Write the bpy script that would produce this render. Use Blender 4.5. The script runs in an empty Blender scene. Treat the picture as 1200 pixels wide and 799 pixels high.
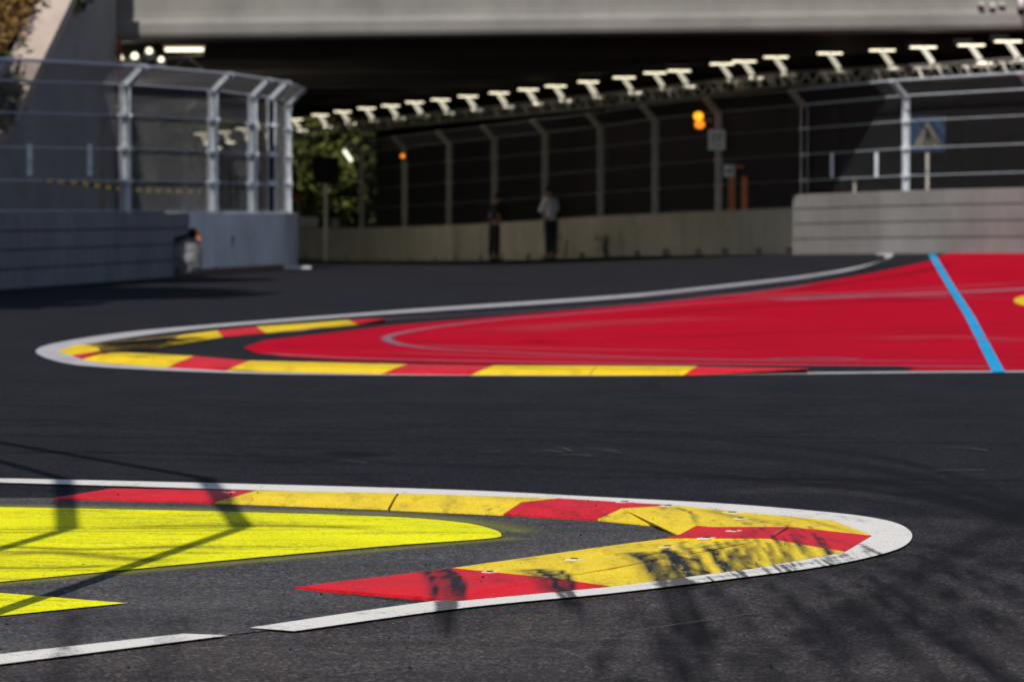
import bpy, bmesh, math, random
import numpy as np
from mathutils import Vector, Matrix
from mathutils.noise import noise as pnoise
random.seed(7)
S = bpy.context.scene
COL = S.collection
# ------------------------------------------------------------------ camera, sky, sun, exposure
F, H, HZ = 3900.0, 1.2, 248.0          # focal length in photo pixels, eye height, horizon row
SUN_DIR = (0.30, 0.954)                # horizontal direction the light travels
SUN_EL = 48.0
cam = bpy.data.cameras.new('camera'); co = bpy.data.objects.new('camera', cam); COL.objects.link(co)
cam.sensor_width = 36; cam.lens = 36*F/1200; cam.clip_end = 3000; cam.clip_start = 0.5
co.location = (0, 0, H); co.rotation_euler = (math.pi/2, 0, 0)
cam.shift_y = (HZ-399.5)/1200
cam.dof.use_dof = True; cam.dof.focus_distance = 11.0; cam.dof.aperture_fstop = 5.4; cam.dof.aperture_blades = 8
S.camera = co
w = bpy.data.worlds.new('World'); S.world = w; w.use_nodes = True
wn = w.node_tree; bg = wn.nodes['Background']; sky = wn.nodes.new('ShaderNodeTexSky')
sky.sky_type = 'NISHITA'; sky.sun_disc = False; sky.sun_elevation = math.radians(SUN_EL)
sky.sun_rotation = math.atan2(-SUN_DIR[0], -SUN_DIR[1])
bg.inputs['Strength'].default_value = 0.085
wn.links.new(sky.outputs[0], bg.inputs['Color'])
sl = bpy.data.lights.new('sun', 'SUN'); so = bpy.data.objects.new('sun', sl); COL.objects.link(so)
sl.energy = 4.3; sl.angle = math.radians(0.5); sl.color = (1.0, 0.93, 0.83)
e = math.radians(SUN_EL)
so.rotation_euler = Vector((SUN_DIR[0]*math.cos(e), SUN_DIR[1]*math.cos(e), -math.sin(e))).to_track_quat('-Z', 'Y').to_euler()
so.location = (-20, -40, 40)
S.view_settings.view_transform = 'Standard'; S.view_settings.look = 'None'; S.view_settings.exposure = 0.0
S.view_settings.gamma = 1

# ------------------------------------------------------------------ helpers
def sst(a, b, x):
    t = max(0.0, min(1.0, (x-a)/(b-a))); return t*t*(3-2*t)
def g(X, Y):                            # height of the ground: rises to the right wall, dips into the underpass
    xp = (X + math.sqrt(X*X+1.0))/2
    return 0.045*(xp-0.1)*sst(45, 72, Y)*(1-sst(40, 70, X)) - 0.3*sst(78, 103, Y)
def U(px, py, h=0.0):                   # where a photo pixel meets the ground (raised by h)
    z = h; Y = F*(H-z)/max(py-HZ, 2)
    for _ in range(25):
        X = (px-600)/F*Y
        Yn = F*(H-g(X, Y)-h)/(py-HZ); Y = 0.6*Y+0.4*Yn
    return Vector(((px-600)/F*Y, Y, g((px-600)/F*Y, Y)+h))
def at(px, py, Y): return Vector(((px-600)/F*Y, Y, H+(HZ-py)/F*Y))

def link(name, me, m=None, parent=None):
    o = bpy.data.objects.new(name, me); COL.objects.link(o)
    if m is not None and me is not None: me.materials.append(m)
    if parent is not None: o.parent = parent
    return o
def tag(o, label=None, cat=None, group=None, kind=None):
    if label: o['label'] = label
    if cat: o['category'] = cat
    if group: o['group'] = group
    if kind: o['kind'] = kind
    return o
def empty(name, loc=(0, 0, 0)):
    o = bpy.data.objects.new(name, None); COL.objects.link(o); o.location = loc; o.empty_display_size = .2
    return o
def local(parent):
    v = Vector((0, 0, 0))
    while parent is not None: v -= Vector(parent.location); parent = parent.parent
    return v

class MB:
    def __init__(s): s.v = []; s.f = []
    def add(s, vs, fs):
        n = len(s.v); s.v += [tuple(v) for v in vs]; s.f += [tuple(i+n for i in f) for f in fs]; return s
    def box(s, x0, x1, y0, y1, z0, z1, M=None):
        vs = [Vector((x, y, z)) for z in (z0, z1) for x, y in ((x0, y0), (x1, y0), (x1, y1), (x0, y1))]
        if M is not None: vs = [M @ v for v in vs]
        return s.add(vs, [(3, 2, 1, 0), (4, 5, 6, 7), (0, 1, 5, 4), (1, 2, 6, 5), (2, 3, 7, 6), (3, 0, 4, 7)])
    def bar(s, a, b, w, d=None, up=Vector((0, 0, 1))):
        a = Vector(a); b = Vector(b); t = (b-a).normalized(); d = w if d is None else d
        if abs(t.dot(up)) > .98: up = Vector((1, 0, 0))
        u = t.cross(up).normalized(); v = u.cross(t)
        vs = [p+u*sx*w/2+v*sy*d/2 for p in (a, b) for sx, sy in ((-1, -1), (1, -1), (1, 1), (-1, 1))]
        return s.add(vs, [(3, 2, 1, 0), (4, 5, 6, 7), (0, 1, 5, 4), (1, 2, 6, 5), (2, 3, 7, 6), (3, 0, 4, 7)])
    def tube(s, pts, r, n=8, cap=True):
        pts = [Vector(p) for p in pts]; rs = r if isinstance(r, (list, tuple)) else [r]*len(pts)
        vs = []; fs = []
        for i, p in enumerate(pts):
            t = (pts[min(i+1, len(pts)-1)]-pts[max(i-1, 0)]).normalized()
            up = Vector((0, 0, 1)) if abs(t.z) < .9 else Vector((1, 0, 0))
            u = t.cross(up).normalized(); v = u.cross(t)
            for k in range(n):
                a = 2*math.pi*k/n; vs.append(p+(u*math.cos(a)+v*math.sin(a))*rs[i])
        for i in range(len(pts)-1):
            for k in range(n): fs.append((i*n+k, i*n+(k+1) % n, (i+1)*n+(k+1) % n, (i+1)*n+k))
        if cap: fs += [tuple(range(n-1, -1, -1)), tuple(range((len(pts)-1)*n, len(pts)*n))]
        return s.add(vs, fs)
    def ball(s, c, rx, ry=None, rz=None, nu=12, nv=8):
        ry = rx if ry is None else ry; rz = rx if rz is None else rz; c = Vector(c)
        vs = [c+Vector((0, 0, -rz))]
        for j in range(1, nv):
            b = -math.pi/2+math.pi*j/nv
            for k in range(nu):
                a = 2*math.pi*k/nu; vs.append(c+Vector((rx*math.cos(b)*math.cos(a), ry*math.cos(b)*math.sin(a), rz*math.sin(b))))
        vs.append(c+Vector((0, 0, rz))); fs = []
        for k in range(nu): fs.append((0, 1+(k+1) % nu, 1+k))
        for j in range(nv-2):
            for k in range(nu): fs.append((1+j*nu+k, 1+j*nu+(k+1) % nu, 1+(j+1)*nu+(k+1) % nu, 1+(j+1)*nu+k))
        for k in range(nu): fs.append((len(vs)-1, 1+(nv-2)*nu+k, 1+(nv-2)*nu+(k+1) % nu))
        return s.add(vs, fs)
    def build(s, name, m=None, parent=None, bevel=0, smooth=False):
        off = local(parent); me = bpy.data.meshes.new(name)
        me.from_pydata([tuple(Vector(v)+off) for v in s.v], [], s.f); me.update()
        if smooth: me.polygons.foreach_set('use_smooth', [True]*len(me.polygons))
        o = link(name, me, m, parent)
        if bevel:
            b = o.modifiers.new('bevel', 'BEVEL'); b.width = bevel; b.segments = 2; b.limit_method = 'ANGLE'
        return o

# ------------------------------------------------------------------ tyre rubber laid on the road, as a stain value per vertex
def smooth_px(pts, k=6):
    out = []
    n = len(pts)
    for i in range(n-1):
        p0 = Vector(pts[max(i-1, 0)]); p1 = Vector(pts[i]); p2 = Vector(pts[i+1]); p3 = Vector(pts[min(i+2, n-1)])
        for j in range(k):
            t = j/k
            out.append(.5*((2*p1)+(p2-p0)*t+(2*p0-5*p1+4*p2-p3)*t*t+(3*p1-p0-3*p2+p3)*t*t*t))
    out.append(Vector(pts[-1])); return out
R = random.Random(3)
RUB = []          # (path pixels, width start, width end, strength, streakiness)
RUB += [([(700, 694), (860, 675), (960, 658), (1040, 640)], .10, .16, .38, .9), ([(900, 597), (980, 606), (1050, 622)], .1, .1, .35, .9)]
RUB += [([(520, 690), (524, 715), (522, 757)], .15, .06, 1.1, .5), ([(652, 688), (668, 705), (692, 742)], .13, .05, .9, .5), ([(780, 672), (800, 705), (812, 760), (818, 850)], .17, .22, .95, .5),
        ([(735, 700), (775, 750), (800, 830)], .08, .14, .45, .6), ([(830, 680), (870, 730), (905, 800), (920, 850)], .12, .2, .6, .8), ([(890, 676), (940, 715), (990, 770), (1020, 850)], .14, .22, .55, .8),
        ([(930, 668), (1000, 712), (1070, 775), (1110, 850)], .14, .26, .65, .8), ([(975, 662), (1060, 705), (1150, 775), (1190, 850)], .2, .3, .6, .8), ([(1020, 655), (1110, 700), (1240, 790)], .2, .3, .6, .8),
        ([(1050, 648), (1150, 680), (1270, 735)], .2, .3, .6, .8), ([(1075, 636), (1160, 655), (1290, 700)], .16, .25, .6, .8),
        ([(1260, 560), (1165, 620), (1085, 668), (1010, 712), (930, 765), (830, 850)], .20, .30, .62, .45), ([(1300, 600), (1190, 650), (1090, 700), (980, 770), (880, 850)], .18, .25, .4, .4),
        ([(1060, 575), (1130, 588), (1270, 625)], .16, .28, .6, .5), ([(1120, 575), (1190, 590), (1290, 612)], .14, .2, .6, .4), ([(1010, 560), (1080, 570), (1140, 584)], .3, .2, .5, .5), ([(980, 580), (1050, 592), (1100, 606)], .12, .2, .45, .5),
        ([(70, 692), (82, 735), (60, 830)], .12, .14, .6, .4), ([(215, 720), (195, 760), (165, 850)], .14, .16, .35, .4),
        ([(460, 735), (640, 752), (800, 792)], .05, .08, .3, .5), ([(380, 530), (425, 533), (450, 535)], .5, .6, .9, .5), ([(930, 504), (980, 506)], .5, .5, .6, .5), ([(250, 520), (420, 560), (470, 566)], .1, .12, .3, .5)]
for k in range(44):
    x = R.uniform(680, 1210); y = 700-(x-700)*.13+R.uniform(-6, 70); l = R.uniform(50, 150); w_ = R.uniform(.015, .07)
    RUB.append(([(x, y), (x+l*(.30+(x-700)/600), y+l*.5), (x+l*(.6+(x-700)/330), y+l)], w_*.6, w_, R.uniform(.3, .8), .3))
for k in range(44):                       # short drags across the white edge line
    x = R.uniform(790, 1040); y = 684-(x-850)*.17+R.uniform(-12, 2)
    RUB.append(([(x-10, y-7), (x, y), (x+R.uniform(8, 26), y+R.uniform(6, 20))], .01, R.uniform(.01, .06), R.uniform(.25, .75), .5))
for k in range(34):                        # long faint passes on the mid road
    x = R.uniform(-150, 1100); y = R.uniform(448, 575); l = R.uniform(150, 600)
    RUB.append(([(x, y), (x+l/2, y+R.uniform(-2, 6)), (x+l, y+R.uniform(-3, 14)*(y/600))], R.uniform(.06, .3), R.uniform(.1, .3), R.uniform(.35, .8), .6))
for k in range(12):                        # long arcs round the corner
    o_ = R.uniform(0, 55); x0 = R.uniform(-100, 400); RUB.append(([(x0, 545-o_+(x0+100)*.01), (650, 560-o_*1.1), (950, 578-o_), (1120, 600-o_*.8), (1300, 660-o_*.5)], R.uniform(.04, .12), R.uniform(.08, .22), R.uniform(.35, .75), .5))
RUBK = [([(508, 664), (520, 680), (524, 712)], .19, .15, .97, .75), ([(528, 668), (540, 682), (541, 708)], .03, .05, 1.0, .1), ([(622, 668), (645, 680), (662, 700)], .20, .13, .95, .7), ([(655, 670), (668, 681), (668, 694)], .03, .04, 1.0, .1),
        ([(745, 648), (768, 663), (790, 690)], .24, .20, .97, .7), ([(775, 646), (787, 658), (794, 680)], .03, .04, 1.0, .1), ([(690, 690), (800, 680), (900, 665), (1010, 643)], .14, .12, .5, .9), ([(720, 660), (800, 648), (900, 634)], .05, .05, .45, .9),
        ([(820, 600), (880, 612), (930, 622)], .16, .14, .45, .9), ([(790, 598), (812, 606), (816, 620)], .03, .03, .8, .3), ([(900, 604), (960, 612), (1010, 626)], .10, .08, .45, .9), ([(590, 586), (700, 594), (800, 602)], .05, .05, .35, .9)]
for k in range(62):
    x = R.uniform(775, 965); y = 666-(x-775)*.16+R.uniform(-14, 6); l = R.uniform(.7, 1.3)
    RUBK.append(([(x-14*l, y-12*l), (x, y), (x+16*l, y+15*l), (x+26*l, y+28*l)], R.uniform(.004, .012), R.uniform(.012, .05)*(1 if k % 5 else 1.8), R.uniform(.25, .85), .35))
for k in range(60):
    x = R.uniform(560, 960); y = 640-(x-700)*.07+R.uniform(-8, 8) if k % 2 else 589+(x-560)*.06+R.uniform(-3, 10); l = R.uniform(.5, 1.3)
    RUBK.append(([(x, y), (x+12*l, y+5*l), (x+26*l, y+14*l)], .005, R.uniform(.006, .02), R.uniform(.25, .7), .3))
def build_rub(RUB=RUB, h=0.0):
    out = []
    for pts, w0, w1, st, sk in RUB:
        P = [U(p[0], p[1], h) for p in smooth_px(pts, 6)]; P = np.array([(p.x, p.y) for p in P])
        # denser
        t = np.linspace(0, 1, len(P)); tt = np.linspace(0, 1, max(len(P)*3, 12)); P = np.stack([np.interp(tt, t, P[:, 0]), np.interp(tt, t, P[:, 1])], 1)
        out.append((P, w0, w1, st, sk, [R.uniform(0, 6.28) for _ in range(4)]))
    return out
RUBD = build_rub(); RUBKD = build_rub(RUBK, .018)
def rubber_at(xy, RUBD=RUBD):
    xy = np.asarray(xy, dtype=float); keep = np.ones(len(xy))
    for P, w0, w1, st, sk, ph in RUBD:
        m = max(w0, w1)
        idx = np.nonzero((xy[:, 0] > P[:, 0].min()-m) & (xy[:, 0] < P[:, 0].max()+m) & (xy[:, 1] > P[:, 1].min()-m) & (xy[:, 1] < P[:, 1].max()+m))[0]
        if not len(idx): continue
        q_ = xy[idx]; best = np.full(len(idx), 1e9); par = np.zeros(len(idx)); side = np.zeros(len(idx)); n = len(P)-1
        for i in range(n):
            a = P[i]; d = P[i+1]-a; L2 = (d*d).sum()+1e-12; r_ = q_-a; t = np.clip((r_@d)/L2, 0, 1); e_ = r_-t[:, None]*d; dd = np.sqrt((e_*e_).sum(1)); up_ = dd < best
            best = np.where(up_, dd, best); par = np.where(up_, (i+t)/n, par); side = np.where(up_, np.sign(d[0]*r_[:, 1]-d[1]*r_[:, 0])*dd, side)
        w_ = (w0+(w1-w0)*par)/2; lat = np.clip(1-best/w_, 0, 1); lat = lat*lat*(3-2*lat); lat = np.minimum(1, lat*1.5)
        en = np.clip(par/.12, 0, 1)*np.clip((1-par)/.35, 0, 1)
        v = side/w_; stx = .5+.25*np.sin(v*7+ph[0])+.18*np.sin(v*15+ph[1])+.14*np.sin(v*29+ph[2]+par*2)
        keep[idx] *= 1-np.clip(st*lat*en*((1-sk)+sk*1.3*stx), 0, .97)
    return 1-keep
def give_rubber(me, data=RUBD):
    n = len(me.vertices); co_ = np.empty(n*3, dtype=np.float32); me.vertices.foreach_get('co', co_); xy = co_.reshape(-1, 3)[:, :2]
    at_ = me.attributes.new('rubber', 'FLOAT', 'POINT'); at_.data.foreach_set('value', rubber_at(xy, data).astype(np.float32))

# ------------------------------------------------------------------ materials
class NT:
    def __init__(s, name):
        s.m = bpy.data.materials.new(name); s.m.use_nodes = True; s.t = s.m.node_tree
        s.p = s.t.nodes['Principled BSDF']; s.out = s.t.nodes['Material Output']; s._c = None
    def n(s, typ, **kw):
        o = s.t.nodes.new(typ)
        for k, v in kw.items(): setattr(o, k, v)
        return o
    def l(s, a, b): s.t.links.new(a, b)
    def coord(s):
        if s._c is None: s._c = s.n('ShaderNodeNewGeometry').outputs['Position']
        return s._c
    def noise(s, scale, detail=4, rough=.6, stretch=None, rot=0, vec=None, dist=0):
        vec = vec or s.coord()
        if stretch:
            mp = s.n('ShaderNodeMapping'); mp.inputs['Scale'].default_value = stretch; mp.inputs['Rotation'].default_value = (0, 0, rot)
            s.l(vec, mp.inputs['Vector']); vec = mp.outputs[0]
        x = s.n('ShaderNodeTexNoise'); x.inputs['Scale'].default_value = scale; x.inputs['Detail'].default_value = detail
        x.inputs['Roughness'].default_value = rough; x.inputs['Distortion'].default_value = dist
        s.l(vec, x.inputs['Vector']); return x.outputs['Fac']
    def ramp(s, fac, *stops, interp='LINEAR'):
        r = s.n('ShaderNodeValToRGB'); r.color_ramp.interpolation = interp; el = r.color_ramp.elements
        while len(el) < len(stops): el.new(.5)
        for q, (p, c) in zip(el, stops):
            q.position = p; q.color = (c, c, c, 1) if isinstance(c, (int, float)) else (*c, 1)
        s.l(fac, r.inputs[0]); return r.outputs[0]
    def mix(s, fac, a, b, blend='MIX'):
        x = s.n('ShaderNodeMix', data_type='RGBA', blend_type=blend)
        for inp, v in ((x.inputs[0], fac), (x.inputs[6], a), (x.inputs[7], b)):
            if isinstance(v, (int, float)): inp.default_value = v if inp == x.inputs[0] else (v, v, v, 1)
            elif isinstance(v, tuple): inp.default_value = (*v, 1)
            else: s.l(v, inp)
        return x.outputs[2]
    def math(s, op, a, b=0.0, clamp=False):
        x = s.n('ShaderNodeMath', operation=op, use_clamp=clamp)
        for inp, v in ((x.inputs[0], a), (x.inputs[1], b)):
            if isinstance(v, (int, float)): inp.default_value = v
            else: s.l(v, inp)
        return x.outputs[0]
    def bump(s, h, strength=.3, dist=.01):
        b = s.n('ShaderNodeBump'); b.inputs['Strength'].default_value = strength; b.inputs['Distance'].default_value = dist
        s.l(h, b.inputs['Height']); s.l(b.outputs[0], s.p.inputs['Normal'])
    def base(s, c, rough=.7, metal=0, spec=.5):
        if isinstance(c, tuple): s.p.inputs['Base Color'].default_value = (*c, 1)
        else: s.l(c, s.p.inputs['Base Color'])
        if isinstance(rough, (int, float)): s.p.inputs['Roughness'].default_value = rough
        else: s.l(rough, s.p.inputs['Roughness'])
        s.p.inputs['Metallic'].default_value = metal; s.p.inputs['Specular IOR Level'].default_value = spec
        return s
    def alpha(s, fac):
        tr = s.n('ShaderNodeBsdfTransparent'); mx = s.n('ShaderNodeMixShader')
        s.l(fac, mx.inputs[0]); s.l(tr.outputs[0], mx.inputs[1]); s.l(s.p.outputs[0], mx.inputs[2]); s.l(mx.outputs[0], s.out.inputs[0])
        return s

def plain(name, c, rough=.6, metal=0, var=.25, scale=6, bump=.0, spec=.5):
    q = NT(name); f = q.noise(scale, 5)
    lo = tuple(x*(1-var) for x in c); hi = tuple(min(1, x*(1+var)) for x in c)
    q.base(q.ramp(f, (.3, lo), (.7, hi)), rough, metal, spec)
    if bump: q.bump(q.noise(scale*6, 4), bump, .01)
    return q.m
def glow(name, c, st):
    q = NT(name); q.base((.3, .3, .3), .4); q.p.inputs['Emission Color'].default_value = (*c, 1); q.p.inputs['Emission Strength'].default_value = st
    return q.m

def asphalt_nodes(q, tone=1.0):
    big = q.noise(.25, 3, .55, (1, .45, 1)); mid = q.noise(1.7, 5, .65, (1, .5, 1), .2)
    grain = q.noise(95, 3, .75); fine = q.noise(260, 2, .6)
    streak = q.noise(1.1, 5, .6, (.22, 4.0, 1), .08)
    c = q.ramp(mid, (.28, (.019*tone, .019*tone, .022*tone)), (.72, (.036*tone, .035*tone, .037*tone)))
    c = q.mix(q.ramp(big, (.35, .0), (.7, .6)), c, (.026*tone, .026*tone, .029*tone))
    c = q.mix(q.ramp(streak, (.42, .0), (.75, .45)), c, (.013, .013, .016))
    v = q.n('ShaderNodeTexVoronoi'); v.inputs['Scale'].default_value = 110; q.l(q.coord(), v.inputs['Vector'])
    sp = q.n('ShaderNodeSeparateColor'); q.l(v.outputs['Color'], sp.inputs[0])
    c = q.mix(1.0, c, q.ramp(sp.outputs[0], (.0, .40), (.6, .95), (.90, 1.3), (1.0, 2.5)), 'MULTIPLY')
    c = q.mix(1.0, c, q.ramp(grain, (.32, .45), (.70, 1.6)), 'MULTIPLY')
    light = q.ramp(q.noise(75, 2, .5), (.70, 0.0), (.76, .8))
    c = q.mix(light, c, (.16, .145, .13))
    return c, grain, fine
q = NT('asphalt'); c, gr, fi = asphalt_nodes(q, .68); c = q.mix(1.0, c, (.93, .97, 1.12), 'MULTIPLY')
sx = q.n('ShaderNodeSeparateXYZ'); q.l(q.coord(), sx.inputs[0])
near_sunlit = q.math('ADD', q.math('MULTIPLY', sx.outputs[1], -.16), q.math('MULTIPLY', q.noise(.8, 5, .65), 2.2))   # sunlit, view-angle brightening of the near road, painted into the asphalt colour
near_sunlit = q.ramp(q.math('ADD', near_sunlit, 1.35), (.25, 0.0), (1.0, 1.0))
c2, _g, _f = asphalt_nodes(q, 2.2); c2 = q.mix(1.0, c2, (1.06, .97, .93), 'MULTIPLY'); c = q.mix(near_sunlit, c, c2)
def rubbered(q, c, gr, amt=1.0):
    at_ = q.n('ShaderNodeAttribute'); at_.attribute_name = 'rubber'
    f = q.math('MULTIPLY', q.math('MULTIPLY', at_.outputs['Fac'], amt), q.math('ADD', .66, q.math('MULTIPLY', gr, .7)), True)
    return q.mix(f, c, (.0055, .0055, .0075))
c = rubbered(q, c, gr)
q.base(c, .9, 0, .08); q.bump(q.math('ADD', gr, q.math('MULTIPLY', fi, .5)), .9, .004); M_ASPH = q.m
q = NT('infield_asphalt'); c, gr, fi = asphalt_nodes(q, 2.7)
c = q.mix(q.ramp(q.noise(2.5, 5, .7, (1, .6, 1)), (.4, 0.0), (.8, .35)), c, (.085, .08, .078))
c = rubbered(q, c, gr); q.base(c, .9, 0, .1); q.bump(gr, .9, .004); M_INF = q.m

def paint(name, c, wear=.25, dirt=(.02, .02, .022), rough=.55, streak=(.3, 3, 1), rot=.1, spec=.3, dark=.35, rub=False, scale=1.0):
    q = NT(name)
    tex = q.noise(105, 3, .75)
    vv = q.noise(1.3*scale, 5, .6); st = q.noise(3.0*scale, 6, .7, streak, rot); chip = q.noise(45, 4, .7)
    col = q.ramp(vv, (.25, tuple(x*.82 for x in c)), (.75, tuple(min(1, x*1.08) for x in c)))
    col = q.mix(q.ramp(st, (.5, 0.0), (.8, dark)), col, dirt)
    col = q.mix(q.ramp(q.math('ADD', q.math('MULTIPLY', chip, .5), q.math('MULTIPLY', st, .5)), (.60-.12*wear, 0.0), (.72-.12*wear, wear)), col, dirt)
    col = q.mix(1.0, col, q.ramp(tex, (.34, .66), (.6, 1.06)), 'MULTIPLY')
    if rub:
        at_ = q.n('ShaderNodeAttribute'); at_.attribute_name = 'rubber'; n3 = q.math('ADD', q.math('MULTIPLY', q.noise(95, 3, .8), .5), q.math('MULTIPLY', q.noise(16, 4, .7, (1.6, .5, 1), .4), .5))
        f = q.math('MULTIPLY', q.math('MULTIPLY', at_.outputs['Fac'], 1.15), q.math('MULTIPLY', q.math('SUBTRACT', n3, .30), 5.5, True), True); col = q.mix(f, col, (.009, .009, .010))
    q.base(col, rough, 0, spec*.6); q.bump(tex, .5, .003)
    return q.m
M_RED_AREA = paint('red_track_paint', (.46, .004, .022), .3, (.16, .02, .035), .85, (.12, 2.5, 1), .05, .02, .75, scale=.5)
M_LIME = paint('lime_yellow_paint', (.84, .83, .012), .75, (.16, .15, .03), .8, (.3, 2.0, 1), -.15, .10, .55)
M_YEL = paint('yellow_kerb_paint', (.90, .66, .022), .5, (.05, .04, .015), .5, (1.2, .35, 1), .5, .25, .42, scale=2.2, rub=True)
M_YELF = paint('yellow_far_kerb_paint', (.86, .60, .01), .3, (.05, .04, .01), .55, (1.2, .35, 1), .5, .2, .5, scale=1)
M_RED = paint('red_kerb_paint', (.68, .013, .022), .4, (.03, .004, .006), .5, (1.2, .35, 1), .5, .22, .5, scale=2.2, rub=True)
M_DIRTY = paint('scuffed_kerb_paint', (.35, .24, .03), .9, (.022, .02, .016), .6, (1, .5, 1), .5, .2, .9, scale=3)
M_BLUE = paint('blue_line_paint', (.015, .36, .72), .1, (.02, .05, .08), .6, (1, .4, 1), 0, .1, .2)
M_GHOST = None
def line_paint(name, wearlo, wearhi, c=(.66, .65, .63), rub=False):
    q = NT(name); n1 = q.noise(38, 5, .75); n2 = q.noise(3.2, 4, .6)
    wear = q.math('ADD', q.math('MULTIPLY', n1, .62), q.math('MULTIPLY', n2, .38))
    col = q.mix(q.ramp(wear, (wearlo, 0.0), (wearhi, .85)), c, (.05, .05, .055))
    col = q.mix(1.0, col, q.ramp(q.noise(170, 2, .7), (.3, .75), (.6, 1.05)), 'MULTIPLY')
    if rub:
        at_ = q.n('ShaderNodeAttribute'); at_.attribute_name = 'rubber'; n3 = q.math('ADD', q.math('MULTIPLY', q.noise(110, 3, .8), .6), q.math('MULTIPLY', q.noise(24, 4, .7), .4))
        f = q.math('MULTIPLY', q.math('SUBTRACT', q.math('ADD', q.math('MULTIPLY', at_.outputs['Fac'], .50), n3), .60), 4.5, True); col = q.mix(q.math('MULTIPLY', f, .9), col, (.03, .03, .034))
    q.base(col, .7, 0, .1); q.bump(q.noise(105, 2, .7), .5, .003); return q.m
M_LINE = line_paint('white_line_paint', .55, .68, rub=True)
M_LINEF = line_paint('far_white_line_paint', .50, .75, (.42, .42, .45))

def strip_mat(name, c, strength, p=1.0, streaks=26, rough=.55, thr=(.3, .62), endfade=.2, soft=False):
    q = NT(name); uv = q.n('ShaderNodeUVMap'); uv.uv_map = 'UVMap'
    sp = q.n('ShaderNodeSeparateXYZ'); q.l(uv.outputs[0], sp.inputs[0]); u, v = sp.outputs[0], sp.outputs[1]
    edge = q.math('SUBTRACT', 1.0, q.math('POWER', q.math('ABSOLUTE', q.math('SUBTRACT', q.math('MULTIPLY', v, 2.0), 1.0)), p*2.0), True)
    ends = q.math('MULTIPLY', q.math('DIVIDE', u, endfade, True), q.math('DIVIDE', q.math('SUBTRACT', 1.0, u), endfade, True))
    pos = q.coord()
    cmb = q.n('ShaderNodeCombineXYZ'); q.l(q.math('MULTIPLY', u, 1.5), cmb.inputs[0]); q.l(q.math('MULTIPLY', v, streaks/4), cmb.inputs[1])
    oi = q.n('ShaderNodeObjectInfo'); q.l(q.math('MULTIPLY', oi.outputs['Random'], 50.0), cmb.inputs[2])
    s1 = q.noise(1.6, 4, .65, vec=cmb.outputs[0]); s2 = q.noise(34, 4, .8)
    nn = q.math('ADD', q.math('MULTIPLY', s1, .55), q.math('MULTIPLY', s2, .45))
    tri = q.math('SUBTRACT', 1.0, q.math('ABSOLUTE', q.math('SUBTRACT', q.math('MULTIPLY', v, 2.0), 1.0)))
    m = q.math('MINIMUM', q.math('MULTIPLY', tri, 1.1*p), ends)
    nn = q.math('ADD', q.math('MULTIPLY', nn, .7), q.math('MULTIPLY', q.noise(95, 3, .75), .3))
    f = q.math('ADD', q.math('MULTIPLY', m, .95), q.math('MULTIPLY', q.math('SUBTRACT', nn, thr[1]+.045), 1.6 if soft else 4.5))
    fac = q.math('MULTIPLY', q.math('MULTIPLY', f, m, True), strength, True)
    q.base(c, .9, 0, .04); q.alpha(fac); return q.m
M_SK1 = strip_mat('rubber_mark_faint', (.008, .008, .011), .5, .9, 26, .5, (.3, .47))
M_SK2 = strip_mat('rubber_mark', (.007, .007, .010), .72, 1.0, 30, .5, (.3, .45))
M_SK3 = strip_mat('rubber_mark_heavy', (.010, .009, .010), 1.0, 1.2, 40, .5, (.32, .44), .15)
M_KRB = strip_mat('rubber_on_kerb', (.012, .011, .012), .95, 1.0, 46, .5, (.3, .40), .12)
M_SWP = strip_mat('rubber_sweep', (.009, .009, .012), .62, .8, 16, .5, (.3, .40), .3, soft=True)
M_SPK = strip_mat('rubber_speckle', (.012, .012, .014), 1.0, .8, 14, .5, (.3, .49), .2)
M_SCUFF = strip_mat('pale_scuff', (.16, .15, .15), .55, 1.0, 20, .8, (.4, .50), .1)
M_DUST = strip_mat('dusty_patch_on_red', (.42, .10, .12), .38, .8, 6, .9, (.3, .40), .3, soft=True)
M_SCUFFR = strip_mat('lilac_scuff_on_red', (.22, .13, .18), 1.0, 1.2, 10, .8, (.25, .43), .05)
M_SPRAY = strip_mat('lime_overspray', (.36, .37, .05), .42, .8, 3, .8, (.42, .42), .04, soft=True)
M_GRIME = strip_mat('brown_grime', (.11, .085, .03), .55, .9, 30, .8, (.42, .44), .25)
M_WSPRAY = strip_mat('dusty_edge', (.22, .21, .20), .5, .6, 14, .8, (.4, .75), .1)

def concrete(name, c, stain=.4, rough=.85):
    q = NT(name); a = q.noise(.9, 5, .6); b = q.noise(5, 6, .7, (1, 1, .25)); d = q.noise(60, 3)
    col = q.ramp(a, (.3, tuple(x*.8 for x in c)), (.7, tuple(x*1.12 for x in c)))
    col = q.mix(q.ramp(b, (.5, 0.0), (.8, stain)), col, tuple(x*.35 for x in c))
    q.base(col, rough, 0, .2); q.bump(d, .25, .01); return q.m
M_CONC = concrete('barrier_concrete', (.47, .42, .33)); M_CONCB = concrete('pale_barrier_concrete', (.72, .73, .75), .2)
M_TEC = concrete('grey_panel', (.205, .20, .20), .15); M_TECD = concrete('dark_grey_panel', (.22, .22, .235), .3)
M_BRIDGE = concrete('bridge_concrete', (.21, .205, .195), .12); M_FASC = concrete('fascia_concrete', (.17, .17, .165), .12)
M_ABUT = concrete('abutment_concrete', (.30, .295, .28), .15)
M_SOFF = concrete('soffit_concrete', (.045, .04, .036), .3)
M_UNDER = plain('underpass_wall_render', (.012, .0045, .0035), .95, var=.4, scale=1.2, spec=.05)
M_GALV = plain('galvanised_steel', (.54, .60, .66), .45, .15, .25, 9)
M_GALVD = plain('dull_galvanised_steel', (.48, .465, .42), .6, .3, .3, 9)
M_WIRE = plain('mesh_wire', (.14, .145, .16), .55, .4, .2, 9)
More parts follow.
